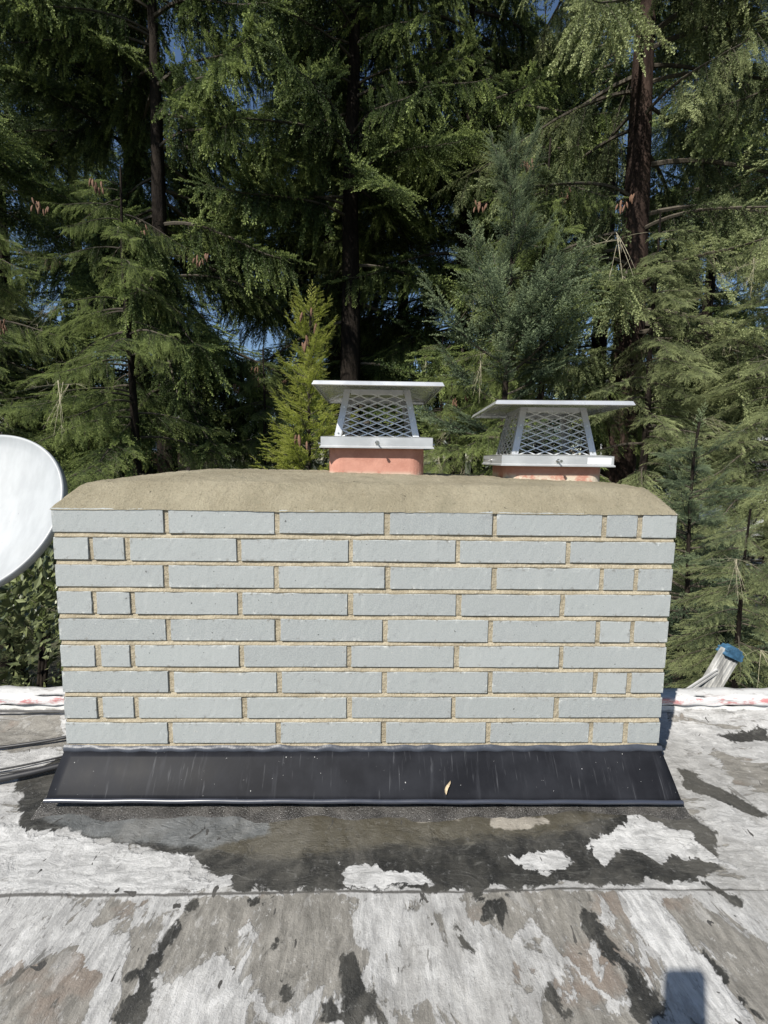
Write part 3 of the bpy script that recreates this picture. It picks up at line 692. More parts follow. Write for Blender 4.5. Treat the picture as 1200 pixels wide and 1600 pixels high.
# ============================================================ ground beyond the roof, road, sky comes from the world
gm = NM('forest_floor'); n1 = gm.noise(.5, 6, .65); n2 = gm.noise(6, 6, .7)
c = gm.mix(gm.ramp(n1, .4, .6), (.045, .04, .026), (.05, .07, .025)); c = gm.mix(gm.ramp(n2, .5, .7), c, (.10, .085, .05)); gm.set(color=c, rough=.95); gm.bump(n2, .6, .1)
b = MB(); b.grid(lambda u, v: (-400+800*u, -150+900*v, GROUND+.05*math.sin(u*90)*math.sin(v*110)), 80, 80); o = b.build('ground', gm.mat); tag(o, 'dark forest floor of needles and thin grass', 'ground', None, 'structure')
rm = NM('road_asphalt'); n1 = rm.noise(1.2, 5, .6); n2 = rm.noise(60, 4, .7); rm.set(color=rm.mix(rm.ramp(n1, .3, .7), rm.mix(n2, (.10, .105, .12), (.14, .145, .16)), (.17, .175, .19)), rough=.85)
def rc(x): return 17.0+.10*(x-16)
b = MB(); b.grid(lambda u, v: (6+120*u, rc(6+120*u)-4.0+9*v, GROUND+.06), 60, 4); tag(b.build('road', rm.mat), 'grey asphalt road in tree shade, seen past the chimney on the right', 'road', None, 'structure')

def windowed_house(name, x, y, wx, wy, zb, zw, zr, wall_c, roof_c, label, gable='x'):
    t = empty('neighbour_house', (x, y, GROUND)); tag(t, label, 'house')
    b = MB(); b.box(-wx/2, wx/2, -wy/2, wy/2, 0, zw-GROUND); b.build('wall', simple('siding_'+name, wall_c, .8, 0, .08, 2), t)
    b = MB(); o_ = .5; z0 = zw-GROUND; z1 = zr-GROUND
    b.add([(-wx/2-o_, -wy/2-o_, z0-.05), (wx/2+o_, -wy/2-o_, z0-.05), (wx/2+o_, wy/2+o_, z0-.05), (-wx/2-o_, wy/2+o_, z0-.05), (-wx/2-o_, 0, z1), (wx/2+o_, 0, z1)],
          [(0, 1, 5, 4), (2, 3, 4, 5), (0, 4, 3), (1, 2, 5), (3, 2, 1, 0)]); b.build('roof', simple('shingle_'+name, roof_c, .85, 0, .2, 6), t)
    b = MB(); b.tube([(-wx/2-o_, -wy/2-o_-.06, z0), (wx/2+o_, -wy/2-o_-.06, z0)], .09, 8); b.build('gutter', simple('gutter_'+name, (.8, .8, .8), .4, 0, .05), t)
    fr = simple('frame_'+name, (.75, .75, .74), .5, 0, .05); gl = NM('glass_'+name); gl.set(color=(.03, .035, .04), rough=.08, spec=.8)
    for i in range(int(wx//3)):
        xx = -wx/2+1.6+i*3; 
        if xx+1 > wx/2: break
        b = MB(); b.box(xx, xx+1.3, -wy/2-.06, -wy/2+.02, z0-2.1, z0-.7); w_ = b.build('window', fr, t)
        b = MB(); b.box(xx+.08, xx+.61, -wy/2-.075, -wy/2-.063, z0-2.02, z0-.78); b.build('pane', gl.mat, w_); b = MB(); b.box(xx+.69, xx+1.22, -wy/2-.075, -wy/2-.063, z0-2.02, z0-.78); b.build('pane', gl.mat, w_)
    return t
windowed_house('white', 25, 33, 16, 9, 0, 4.2, 6.9, (.72, .72, .72), (.40, .41, .43), 'white two storey house half hidden by the firs at the right edge')
windowed_house('left', -17, 27, 14, 8, 0, .35, 2.6, (.40, .22, .17), (.25, .25, .26), 'reddish house with a white gutter glimpsed through the spruces on the left')

# ============================================================ forest
f32 = np.float32
def unit(a): return a/np.maximum(np.linalg.norm(a, axis=-1, keepdims=True), 1e-9)
def frames(d, roll_ref):
    """columns = x along d, y side, z up-ish"""
    x = unit(d); y = unit(np.cross(roll_ref, x)); z = np.cross(x, y)
    return np.stack([x, y, z], -1)
class Soup:
    def __init__(s, T=None, a=None, m=None):
        s.T = T if T is not None else np.zeros((0, 3, 3), f32); s.a = a if a is not None else np.zeros(0, f32); s.m = m if m is not None else np.zeros(0, np.uint8)
def join(L):
    return Soup(np.concatenate([l.T for l in L]), np.concatenate([l.a for l in L]), np.concatenate([l.m for l in L]))
def inst(sp, M, pos, sc, add=None):
    """copies of soup sp in frames M (k,3,3), positions, scales"""
    T = np.einsum('kij,nvj->knvi', (M*np.asarray(sc).reshape(-1, 1, 1)).astype(f32), sp.T, optimize=True)+pos.astype(f32)[:, None, None, :]
    k = len(pos); a = np.tile(sp.a, (k, 1))
    if add is not None: a = a+np.asarray(add).reshape(-1, 1)
    return Soup(T.reshape(-1, 3, 3), a.ravel().astype(f32), np.tile(sp.m, k))
def tubesoup(pts, r0_, r1_, n=4, m=1):
    pts = np.array(pts); k = len(pts); d = unit(np.gradient(pts, axis=0)); ref = np.array([.13, .2, .97]); a = unit(np.cross(d, ref)); b_ = np.cross(a, d)
    r_ = np.linspace(r0_, r1_, k)[:, None]
    rings = [pts+r_*(a*math.cos(t)+b_*math.sin(t)) for t in [2*math.pi*i/n for i in range(n)]]
    T = []
    for i in range(n):
        p, q = rings[i], rings[(i+1) % n]
        T.append(np.stack([p[:-1], q[:-1], q[1:]], 1)); T.append(np.stack([p[:-1], q[1:], p[1:]], 1))
    T = np.concatenate(T).astype(f32); return Soup(T, np.full(len(T), .3, f32), np.full(len(T), m, np.uint8))

def twig(rng, n, L, nl, nw, fwd=.75):
    """needles round a shoot of length L along +x"""
    s = (np.arange(n)+rng.rand(n))/n*L; ph = rng.uniform(-2.2, 2.2, n)             # mostly sides and top
    rad = np.stack([np.zeros(n), np.sin(ph), np.cos(ph)], -1)
    fd = np.where(s > .88*L, 2.0, fwd)[:, None]
    d = unit(rad+np.array([1, 0, 0])*fd+rng.normal(0, .12, (n, 3)))
    side = unit(np.cross(d, rng.normal(0, 1, (n, 3))))
    base = np.stack([s, 0*s, 0*s], -1); ln = nl*rng.uniform(.75, 1.1, (n, 1))
    tip = base+d*ln
    T = np.stack([base-side*nw*.35, base+side*nw*.35+d*ln*.15, tip], 1)
    T[:, 1] = base+d*ln*.45+side*nw*.6; T[:, 0] = base-side*nw*.4
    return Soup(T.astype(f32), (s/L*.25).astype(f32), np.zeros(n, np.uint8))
def spray(rng, tw, L, pairs, ang, plane_droop, taper=.6, tl=.34, curve=-.15, stem=.0035):
    """flat branchlet: stem with shoots on both sides"""
    t = np.linspace(0, 1, 7); pts = np.stack([t*L, rng.normal(0, .01*L, 7)*t, curve*L*t**2], -1)
    out = [tubesoup(pts, stem, stem*.4, 3)]
    k = pairs*2; u = (np.arange(k)+.7)/k; u = np.clip(u+rng.normal(0, .012, k), .02, .99)
    pos = np.stack([np.interp(u, t, pts[:, i]) for i in range(3)], -1)
    sg = np.where(np.arange(k) % 2, 1, -1.); an = R(ang)*(1-.35*u)+rng.normal(0, .12, k)
    d = np.stack([np.cos(an), np.sin(an)*sg, -plane_droop+rng.normal(0, .14, k)], -1)
    ln = tl*L*(1-taper*u)*rng.uniform(.75, 1.2, k)
    if taper > 0: ln = ln*np.minimum(1, .55+u*2.2)
    F = frames(d, np.array([0, 0, 1.])+rng.normal(0, .2, (k, 3)))
    vi = rng.randint(0, len(tw), k)
    for j in range(len(tw)):
        q = vi == j
        if q.any(): out.append(inst(tw[j], F[q], pos[q], ln[q], .35*u[q]))
    e = unit(pts[-1]-pts[-2]); out.append(inst(tw[0], frames(e[None], np.array([0, 0, 1.])), pts[-1][None], np.array([ln.mean()*.9]), [.4]))
    return join(out)
def limb(rng, sprays, L, n, style):
    """a bough of length L along +x"""
    t = np.linspace(0, 1, 12)
    if style == 'weep': zc = .06*t-.62*t**2+.26*t**4
    elif style == 'up': zc = -.12*t+.42*t**2
    else: zc = .05*t-.62*t**2+.24*t**4
    pts = np.stack([t*L, np.cumsum(rng.normal(0, .012*L, 12))*t, zc*L], -1)
    out = [tubesoup(pts, .011*L+.004, .003, 5)]
    u = .16+.84*((np.arange(n)+.5)/n)**.85; u = np.clip(u+rng.normal(0, .01, n), .1, 1)
    pos = np.stack([np.interp(u, t, pts[:, i]) for i in range(3)], -1)
    sg = np.where(np.arange(n) % 2, 1, -1.)
    if style == 'weep':
        d = np.stack([rng.uniform(.15, .55, n), sg*rng.uniform(.10, .6, n), -rng.uniform(.6, 1.3, n)], -1); ln = rng.uniform(.35, .95, n)*(1.15-.5*u)*min(1, L/2.2+.2)
        topq = rng.rand(n) < .35; d[topq, 2] = -.12; d[topq, 1] *= 1.6; d[topq, 0] += .4; ln[topq] *= .8
    elif style == 'up':
        an = rng.uniform(.6, 1.0, n); d = np.stack([np.cos(an), np.sin(an)*sg, rng.uniform(-.05, .45, n)], -1); ln = rng.uniform(.8, 1.15, n)*(L*.42*(1.05-.75*u)+.06)
    else:
        an = rng.uniform(.65, 1.15, n); d = np.stack([np.cos(an), np.sin(an)*sg, rng.uniform(-.55, .05, n)], -1); ln = rng.uniform(.7, 1.2, n)*(L*.34*(1.05-.7*u)+.10)
    F = frames(d, np.array([0, 0, 1.])+rng.normal(0, .35, (n, 3)))
    vi = rng.randint(0, len(sprays), n); rv = rng.uniform(-.12, .12, n)
    for j in range(len(sprays)):
        q = vi == j
        if q.any(): out.append(inst(sprays[j], F[q], pos[q], ln[q], (.25*u+rv)[q]))
    e = unit(pts[-1]-pts[-2]); out.append(inst(sprays[0], frames(e[None], np.array([0, 0, 1.])), pts[-1][None], np.array([max(.12, ln[-3:].mean())]), [.3]))
    return join(out)

def soup_object(name, sp, mats, parent=None):
    n = len(sp.T); me = bpy.data.meshes.new(name)
    me.vertices.add(n*3); me.vertices.foreach_set('co', np.ascontiguousarray(sp.T, f32).ravel())
    me.loops.add(n*3); me.loops.foreach_set('vertex_index', np.arange(n*3, dtype=np.int32))
    me.polygons.add(n); me.polygons.foreach_set('loop_start', np.arange(0, n*3, 3, dtype=np.int32))
    me.polygons.foreach_set('material_index', sp.m.astype(np.int32))
    at = me.attributes.new('tip', 'FLOAT', 'FACE'); at.data.foreach_set('value', sp.a.astype(f32))
    for m_ in mats: me.materials.append(m_)
    me.update(calc_edges=True)
    o = bpy.data.objects.new(name, me); col.objects.link(o); o.parent = parent
    return o

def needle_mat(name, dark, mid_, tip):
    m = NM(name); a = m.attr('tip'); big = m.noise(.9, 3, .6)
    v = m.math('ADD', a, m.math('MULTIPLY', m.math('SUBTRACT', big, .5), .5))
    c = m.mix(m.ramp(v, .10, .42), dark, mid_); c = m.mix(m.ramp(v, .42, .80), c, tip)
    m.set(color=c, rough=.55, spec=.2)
    tr = m.n('BsdfTranslucent'); m.link(c, tr.inputs[0]); mx = m.n('MixShader'); mx.inputs[0].default_value = .28
    out = m.t.nodes['Material Output']; m.link(m.b.outputs[0], mx.inputs[1]); m.link(tr.outputs[0], mx.inputs[2]); m.link(mx.outputs[0], out.inputs[0])
    return m.mat
MN = {
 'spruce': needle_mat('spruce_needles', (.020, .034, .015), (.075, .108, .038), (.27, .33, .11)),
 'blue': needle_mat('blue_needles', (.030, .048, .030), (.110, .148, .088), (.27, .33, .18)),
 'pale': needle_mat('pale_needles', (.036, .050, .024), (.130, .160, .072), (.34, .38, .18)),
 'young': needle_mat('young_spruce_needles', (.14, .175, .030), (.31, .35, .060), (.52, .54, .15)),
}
def bark(name, a, b_):
    m = NM(name); n1 = m.noise(5, 7, .7, (1, 1, .25), .6); n2 = m.noise(28, 5, .7, (1, 1, .3))
    m.set(color=m.mix(m.ramp(n1, .35, .65), a, b_), rough=.95, spec=.1); m.bump(m.math('ADD', n1, m.math('MULTIPLY', n2, .4)), 1, .05); return m.mat
bark_d = bark('dark_bark', (.010, .008, .007), (.030, .024, .019)); bark_r = bark('reddish_bark', (.018, .012, .010), (.060, .041, .033))
twig_m = simple('twig_bark', (.060, .050, .036), .9, 0, .4, 30); dead_m = simple('dead_twig', (.30, .27, .19), .85, 0, .3, 30)

rngF = np.random.RandomState(11)
def kit(rng, nn, nl, nw, pairs, seeds=4, hang=False):
    tw = [twig(rng, nn, 1.0, nl, nw) for _ in range(3)]
    if hang: return [spray(rng, tw, 1.0, pairs, 30, .10, .35, .19, -.06) for _ in range(seeds)]
    return [spray(rng, tw, 1.0, pairs, 52, .08, .62, .38, -.12) for _ in range(seeds)]
# shoots are unit length, needle length/width are fractions of the shoot
K = {
 'coarse': kit(rngF, 13, .20, .18, 9), 'coarse_hang': kit(rngF, 11, .25, .24, 15, 4, True),
 'fine': kit(rngF, 24, .18, .12, 8), 'upmid': kit(rngF, 18, .20, .16, 8),
}
small = kit(rngF, 11, .27, .22, 6)
K['mid'] = [spray(rngF, small, 1.0, 6, 50, .30, .55, .44, -.20, .006) for _ in range(4)]
K['mid_hang'] = [spray(rngF, small, 1.0, 5, 34, .35, .35, .40, -.10, .005) for _ in range(4)]
def limbset(rng, kitname, style, n, L=2.4, k=4):
    return [limb(rng, K[kitname], L, n, style) for _ in range(k)]
LS = {
 'weep': limbset(rngF, 'coarse_hang', 'weep', 66), 'pad': limbset(rngF, 'coarse', 'pad', 52), 'padmid': limbset(rngF, 'mid', 'pad', 20),
 'weepmid': limbset(rngF, 'mid_hang', 'weep', 24), 'upfine': limbset(rngF, 'fine', 'up', 17, 1.0, 3), 'padfine': limbset(rngF, 'fine', 'pad', 24, 1.2, 3),
 'upmid': limbset(rngF, 'upmid', 'up', 26, 1.2),
}
LREF = {'weep': 2.4, 'pad': 2.4, 'padmid': 2.4, 'weepmid': 2.4, 'upfine': 1.0, 'padfine': 1.2, 'upmid': 1.2}
def bare_twigs(rng, L, n):
    out = []
    for _ in range(n):
        t = np.linspace(0, 1, 5); d = unit(np.array([rng.uniform(.2, 1), rng.normal(0, .5), rng.uniform(-1.2, .1)])); p = np.array([rng.rand()*.3*L, 0, 0])
        pts = p+t[:, None]*d*L*rng.uniform(.4, 1)+np.array([0, 0, -1])*(t**2)[:, None]*.1*L; out.append(tubesoup(pts, .0026, .0008, 3, 2))
        for _ in range(4):
            i = rng.randint(1, 4); d2 = unit(d+rng.normal(0, .5, 3)); out.append(tubesoup(pts[i]+t[:3, None]*d2*L*.25, .002, .0008, 3, 2))
    return join(out)
BT = bare_twigs(rngF, .8, 9)
def tree(x, y, H, tr, sets, z0, z1, n, Llow, Ltop, seed, label, cat='spruce', tone='spruce', bk=None, az=None, name='spruce_tree', group=None, lean=(0, 0), bare=0, pitch=0, gaps=(), prof=1.0, upright=False, rag=0):
    """z0..z1: crown heights in world z; limbs thin out inside gaps [(za, zb, az_centre, half)]"""
    rng = np.random.RandomState(seed); t = empty(name, (x, y, GROUND)); tag(t, label, cat, group)
    tt = np.linspace(0, 1, 14); wob = np.cumsum(rng.normal(0, .02, (14, 2)), 0)*np.minimum(1, H/10)
    P = np.stack([lean[0]*tt*H+wob[:, 0], lean[1]*tt*H+wob[:, 1], tt*H], -1)
    b = MB(); b.tube([tuple(p) for p in P], [max(.012, tr*(1.25 if k == 0 else 1)*(1-.93*q)) for k, q in enumerate(tt)], 18); b.build('trunk', bk or bark_d, t)
    parts = []; names = list(sets)
    zz = z0+(z1-z0)*((np.arange(n)+rng.rand(n))/n)
    if rag: zz = zz[rng.rand(n) > rag*.5]
    for i, z in enumerate(zz):
        k = (z-z0)/max(.01, z1-z0); L = (Llow+(Ltop-Llow)*k**prof)*rng.uniform(.72-.4*rag, 1.18+.3*rag)
        a = rng.uniform(0, 2*math.pi) if az is None or rng.rand() < .22 else az[0]+rng.normal(0, az[1])
        hh = z-GROUND; skip = False
        for za, zb_, ac, hf in gaps:
            if za < z < zb_ and abs((a-ac+math.pi) % (2*math.pi)-math.pi) < hf: skip = True
        if skip: continue
        s_ = names[rng.randint(len(names))]; pool = LS[s_]; sp = pool[rng.randint(len(pool))]
        pc = pitch+rng.normal(0, .10)+(.65*k if upright else 0)
        d = np.array([[math.cos(a)*math.cos(pc), math.sin(a)*math.cos(pc), math.sin(pc)]])
        base = np.array([[np.interp(hh/H, tt, P[:, j]) for j in range(2)]+[hh]])
        base += d*tr*.3
        sc = L/LREF[s_]
        # keep shoots a natural size: the template is scaled, so use it within a narrow band
        parts.append(inst(sp, frames(d, np.array([[rng.normal(0, .12), rng.normal(0, .12), 1.]])), base, [sc], [rng.uniform(-.1, .1)]))
        if bare and rng.rand() < bare:
            parts.append(inst(BT, frames(d, np.array([[0, 0, 1.]])), base+d*L*rng.uniform(.3, .9), [rng.uniform(.6, 1.2)]))
    if upright:
        e = np.array([[.05, 0, 1.]]); parts.append(inst(K['fine'][0], frames(e, np.array([[0, 1., 0]])), np.array([[P[-1][0], P[-1][1], H-.08]]), [.22], [.4]))
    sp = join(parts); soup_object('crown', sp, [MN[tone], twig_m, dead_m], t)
    return t
def copy_tree(o, x, y, rz, s, label):
    c_ = o.copy(); col.objects.link(c_); c_.location = (x, y, GROUND); c_.rotation_euler = (0, 0, rz); c_.scale = (s, s, s); c_['label'] = label
    for ch in o.children:
        d = ch.copy(); col.objects.link(d); d.parent = c_
    return c_
S_ = -math.pi/2       # towards the camera
G1 = 'tall conifers behind the house'
tA = tree(-.50, 8.2, 17, .30, ('weep', 'pad'), .5, 12, 84, 2.6, 2.2, 101, 'tall spruce with a bare dark trunk directly behind the left chimney cap', az=(S_, 1.5), group=G1, gaps=[(1.2, 4.6, S_, 1.5)], bare=.05)
tB = tree(4.05, 6.7, 17, .36, ('weepmid', 'weep'), 1.5, 12, 84, 3.0, 2.6, 102, 'tall conifer with thick reddish brown trunk at upper right', bk=bark_r, az=(S_, 1.6), group=G1, gaps=[(3.9, 5.3, S_, .7)], tone='pale', bare=.15)
tC = tree(-5.0, 9.2, 17, .26, ('pad', 'weep'), -.5, 12, 84, 2.8, 2.2, 103, 'dark spruce at upper left, its trunk showing between sunlit boughs', az=(S_, 1.5), group=G1, gaps=[])
tD = tree(1.85, 9.4, 17, .24, ('weep',), 1.2, 12, 84, 2.7, 2.2, 104, 'dark weeping spruce between and behind the two chimney caps', az=(S_, 1.5), group=G1, bare=.1)
tE = tree(-7.8, 6.4, 17, .32, ('pad', 'weep'), -.5, 11, 60, 3.2, 2.4, 105, 'big spruce off the left edge with heavy dark boughs', az=(S_+.5, 1.3), group=G1, bare=.15)
tF = tree(3.6, 5.2, 7.9, .11, ('padmid',), -2.6, 3.1, 92, 1.9, .45, 106, 'sunlit fir with flat layered pads right behind the right chimney cap', az=(S_, 1.4), group=G1, tone='pale', bare=.04)
tG = tree(-3.1, 5.2, 8.3, .12, ('padmid', 'weepmid'), -1.0, 3.5, 60, 1.6, .6, 107, 'sunlit spruce with drooping cone laden boughs at centre left', az=(S_, 1.5), group=G1, bare=.08)
tH = tree(1.75, 5.0, 8.7, .09, ('upmid',), 0.2, 3.8, 56, 1.2, .4, 108, 'blue green spruce top with upturned shoots above the gap between the caps', az=(S_, 1.5), group=G1, tone='blue', pitch=.2, upright=True, rag=.9)
tI = tree(-.62, 3.2, 6.15, .05, ('upfine',), -1.4, 1.48, 120, .66, .20, 109, 'small yellow green spruce top just left of the left chimney cap', tone='young', pitch=-.05, az=None, upright=True)
tJ = tree(2.85, 2.9, 5.1, .06, ('padfine', 'upfine'), -2.6, .25, 110, 1.15, .28, 110, 'young blue green spruce right of the chimney, above the roof edge', tone='blue', pitch=-.15, upright=True)
# cones hanging from the outer shoots
cm_ = simple('cone_scales', (.13, .070, .042), .9, 0, .5, 90, .8)
cb = MB()
cb.grid(lambda u, v: (math.cos(u*6.2832)*.0135*math.sin(math.pi*min(.97, .06+v*.92))**.7*(1+.12*math.sin(v*40+u*19)), math.sin(u*6.2832)*.0135*math.sin(math.pi*min(.97, .06+v*.92))**.7*(1+.12*math.sin(v*40+u*19)), -.095*v), 10, 12)
c0 = cb.build('cone', cm_, None)
def cones(t, pts, n, seed):
    global c0
    rr_ = random.Random(seed)
    crown = [c_ for c_ in t.children if c_.name.startswith('crown')][0]; k = len(crown.data.vertices)
    A = np.zeros(k*3, f32); crown.data.vertices.foreach_get('co', A); A = A.reshape(-1, 3)
    for px, pz in pts:
        near = np.abs(A[:, 0]-px)+np.abs(A[:, 2]-pz) < .25; q = A[near]
        if not len(q): continue
        cpt = q[np.argmin(q[:, 1])]
        for _ in range(n):
            c_ = c0 if c0 is not None else bpy.data.objects['cone'].copy()
            if c0 is None: col.objects.link(c_)
            c0 = None
            c_.parent = t; c_.location = (cpt[0]+rr_.uniform(-.09, .09), cpt[1]+rr_.uniform(-.05, .06), cpt[2]+rr_.uniform(-.10, .05)); c_.rotation_euler = (rr_.uniform(-.35, .35), rr_.uniform(-.35, .35), rr_.uniform(0, 6)); s_ = rr_.uniform(.75, 1.15); c_.scale = (s_, s_, s_)
cones(tG, [(-.1, 8.1), (.25, 7.75), (-1.0, 7.6), (.9, 7.2)], 9, 1)
cones(tI, [(0.0, 6.0), (-.08, 5.75), (.05, 4.9)], 3, 2)
# copies
for src, x, y, rz, s, lb in [
 (tB, 7.6, 5.6, .9, .95, 'pale conifer at the right edge with drooping fronds'),
 (tE, -9.0, 11.0, 3.4, 1.05, 'dark spruce behind the boughs at the left edge'),
 (tD, -1.2, 14.6, 3.1, 1.1, 'distant spruce behind the bare trunk'),
 (tA, 3.8, 16.0, 4.0, 1.1, 'distant spruce behind the blue green top'),
 (tC, 10.5, 14.2, 2.3, 1.1, 'distant spruce at the right edge near the white house'),
 (tG, -4.9, 4.4, 2.6, .80, 'drooping sunlit spruce low at left, behind the dish'),
 (tF, 6.1, 5.0, 2.2, .95, 'sunlit fir at the right edge behind the young spruce'),
 (tG, 1.15, 6.2, 1.2, .72, 'short spruce with sunlit tips low between the caps'),
 (tF, 4.9, 4.3, 3.9, .96, 'broad sunlit fir between the reddish trunk and the right edge'),
 (tD, -.9, 11.6, 4.6, 1.05, 'shaded spruce directly behind the bare centre trunk'),
 (tE, 5.6, 11.0, 3.9, 1.0, 'shaded spruce behind the reddish trunk at right'),
 (tG, -5.6, 5.9, .7, 1.05, 'sunlit spruce near the left edge with hanging boughs'),
 (tD, -3.7, 7.4, 2.2, .96, 'spruce with long sunlit hanging fronds in the upper left'),
 (tD, .7, 10.8, 5.2, 1.0, 'shaded spruce in the dark gap above and between the caps'),
 (tF, 2.75, 2.0, 4.4, .56, 'low bushy fir just beyond the roof edge behind the ladder end'),
 (tF, -2.7, 1.75, 1.0, .50, 'low fir sprays just beyond the roof edge below the satellite dish'),
 (tF, 3.9, 3.1, .2, .66, 'bushy fir at the right edge just beyond the roof'),
 (tG, 2.6, 6.0, 5.5, 1.12, 'fir with sunlit tips left of the reddish trunk'),
 (tD, 6.5, 19.0, 5.3, 1.3, 'far spruce beyond the others, right of centre'),
 (tE, -11.5, 18.5, 1.0, 1.3, 'far spruce beyond the others at left'),
 (tC, 13.5, 19.5, 1.7, 1.2, 'far spruce beyond the others at right'),
 (tF, -1.6, 9.0, 2.5, 1.0, 'low fir deep in shade behind the small spruce top'),
 (tF, -6.6, 7.4, 1.5, 1.0, 'low fir in shade above the satellite dish'),
 (tF, 5.2, 9.4, .5, 1.1, 'low fir in shade right of the right cap'),
 (tF, 1.4, 8.0, 4.5, .9, 'low fir in shade between the two caps'),
 (tG, -1.9, 7.2, 4.1, .80, 'short shaded spruce low behind the left part of the chimney'),
]:
    copy_tree(src, x, y, rz, s, lb)

# broadleaf shrub and bushes
lm = NM('glossy_leaf'); a_ = lm.attr('tip'); c = lm.mix(lm.ramp(a_, 0, 1), (.05, .065, .03), (.16, .18, .08)); lm.set(color=c, rough=.35)
ym = NM('yellow_green_leaf'); a_ = ym.attr('tip'); c = ym.mix(ym.ramp(a_, 0, 1), (.20, .22, .03), (.42, .40, .07)); ym.set(color=c, rough=.5)
def bush(name, x, y, z0, z1, rad, n, ls, mat, label, cat, seed, shell=.55):
    rng = np.random.RandomState(seed); t = empty(name, (x, y, GROUND)); tag(t, label, cat)
    d = unit(rng.normal(0, 1, (n, 3))); rr_ = (shell+(1-shell)*rng.rand(n, 1)**.5)*(1+.18*np.sin(d[:, :1]*7+1)*np.cos(d[:, 2:]*6))
    cpos = d*rr_*np.array([rad, rad, (z1-z0)/2])+np.array([0, 0, (z0+z1)/2-GROUND])
    dd_ = unit(d+rng.normal(0, .6, (n, 3))+np.array([0, 0, .3])); F = frames(dd_, rng.normal(0, 1, (n, 3)))
    L = 1.0; quad = np.array([[[0, 0, 0], [.5, .22, .04], [1, 0, 0]], [[0, 0, 0], [1, 0, 0], [.5, -.22, .04]]], f32)
    sp = inst(Soup(quad, np.zeros(2, f32), np.zeros(2, np.uint8)), F, cpos, ls*rng.uniform(.6, 1.2, n), rng.rand(n))
    soup_object('foliage', sp, [mat], t)
    b = MB(); 
    for k in range(7):
        a = rng.uniform(0, 6.28); b.tube([(0, 0, 0), (.25*rad*math.cos(a), .25*rad*math.sin(a), (z0-GROUND)*.6), (.6*rad*math.cos(a), .6*rad*math.sin(a), (z0+z1)/2-GROUND+.2)], [.04, .03, .012], 7)
    b.build('stem', bark_d, t); return t
bush('broadleaf_shrub', -2.75, 1.9, -2.6, -.35, .95, 5200, .085, lm.mat, 'dark broadleaf shrub with glossy leaves below the satellite dish', 'shrub', 21)
bush('yellow_shrub', -12.9, 18.6, -3.0, -.55, .9, 5200, .13, ym.mat, 'small yellow flowering shrub glimpsed left of the chimney shoulder', 'shrub', 22)
bush('round_hedge', 11.2, 18.6, -4.4, -.70, 1.25, 12000, .12, ym.mat, 'round bright yellow green bush beyond the right end of the mortar cap', 'shrub', 23, .8)

# ============================================================ the photographer, kneeling behind the lens (only the shadow reaches the picture)
def skin_fig(name, chains, mat, parent, sub=2, start=None):
    V = []; E = []; Rr = []; idx = {}
    def vid(p, r_):
        k = tuple(round(c_, 4) for c_ in p)
        if k not in idx: idx[k] = len(V); V.append(k); Rr.append(r_)
        return idx[k]
    for ch in chains:
        ids = [vid(p, r_) for p, r_ in ch]; E += list(zip(ids[:-1], ids[1:]))
    me = bpy.data.meshes.new(name); me.from_pydata(V, E, []); o = bpy.data.objects.new(name, me); col.objects.link(o); o.parent = parent
    sk = o.modifiers.new('skin', 'SKIN'); sk.use_smooth_shade = True
    if not me.skin_vertices: me.skin_vertices.new() if hasattr(me.skin_vertices, 'new') else None
    if me.skin_vertices:
        for i, r_ in enumerate(Rr):
            sv_ = me.skin_vertices[0].data[i]; sv_.radius = (r_, r_) if not hasattr(r_, '__len__') else r_; sv_.use_root = i == 0
    sb = o.modifiers.new('sub', 'SUBSURF'); sb.levels = sub; sb.render_levels = sub; me.materials.append(mat); return o
def cp(a, b_, c_): return CAM+rt*a+up*b_-fw*c_            # metres right / up / behind the lens
ph = empty('smartphone', cp(-.024, -.060, .0115)); tag(ph, 'phone held up in portrait, known from its rounded dark shadow at lower right', 'phone')
ph.rotation_euler = cam.matrix_world.to_euler()
pm = simple('phone_glass_black', (.02, .02, .022), .15, 0, .1); pc = simple('phone_case_rubber', (.03, .03, .034), .6, 0, .1)
def rrect(w, h, r_, n=6): return [(x, y) for cx, cy_, a0 in ((w-r_, h-r_, 0), (-(w-r_), h-r_, 90), (-(w-r_), -(h-r_), 180), (w-r_, -(h-r_), 270)) for x, y in [(cx+r_*math.cos(R(a0+90*k/n)), cy_+r_*math.sin(R(a0+90*k/n))) for k in range(n+1)]]
def slab(name, w, h, r_, z0, z1, mat, ox=0, oy=0):
    b = MB(); o_ = rrect(w, h, r_); n = len(o_); v = [(x+ox, y+oy, z) for z in (z0, z1) for x, y in o_]
    b.add(v, [(k, (k+1) % n, n+(k+1) % n, n+k) for k in range(n)]+[tuple(range(n))[::-1], tuple(range(n, 2*n))]); return b.build(name, mat, ph, .0008)
slab('case', .0375, .0745, .011, -.0045, .0040, pc); slab('screen', .0340, .0710, .009, .0041, .0046, pm)
slab('camera_bump', .0135, .0135, .005, -.0062, -.0046, pm, .0165, .052)
person = empty('person', (-.05, -1.75, ZR)); tag(person, 'kneeling photographer in dark jacket and jeans, present in the photo only as a shadow', 'person')
def L_(p): return Vector(p)-person.location
skm = simple('skin', (.50, .30, .21), .5, 0, .06); jk = simple('dark_jacket_cloth', (.035, .04, .055), .85, 0, .2, 60); jn = simple('jeans_cloth', (.06, .09, .16), .9, 0, .2, 60)
PH = (-.05, -1.82, -.34)
def B(p, r_): return (L_(p), r_)
hip = B(PH, (.15, .11)); w1 = B((-.05, -1.81, -.16), (.13, .10)); w2 = B((-.05, -1.79, .0), (.15, .11)); nb = B((-.05, -1.78, .12), (.085, .075)); nk = B((-.05, -1.76, .19), .055)
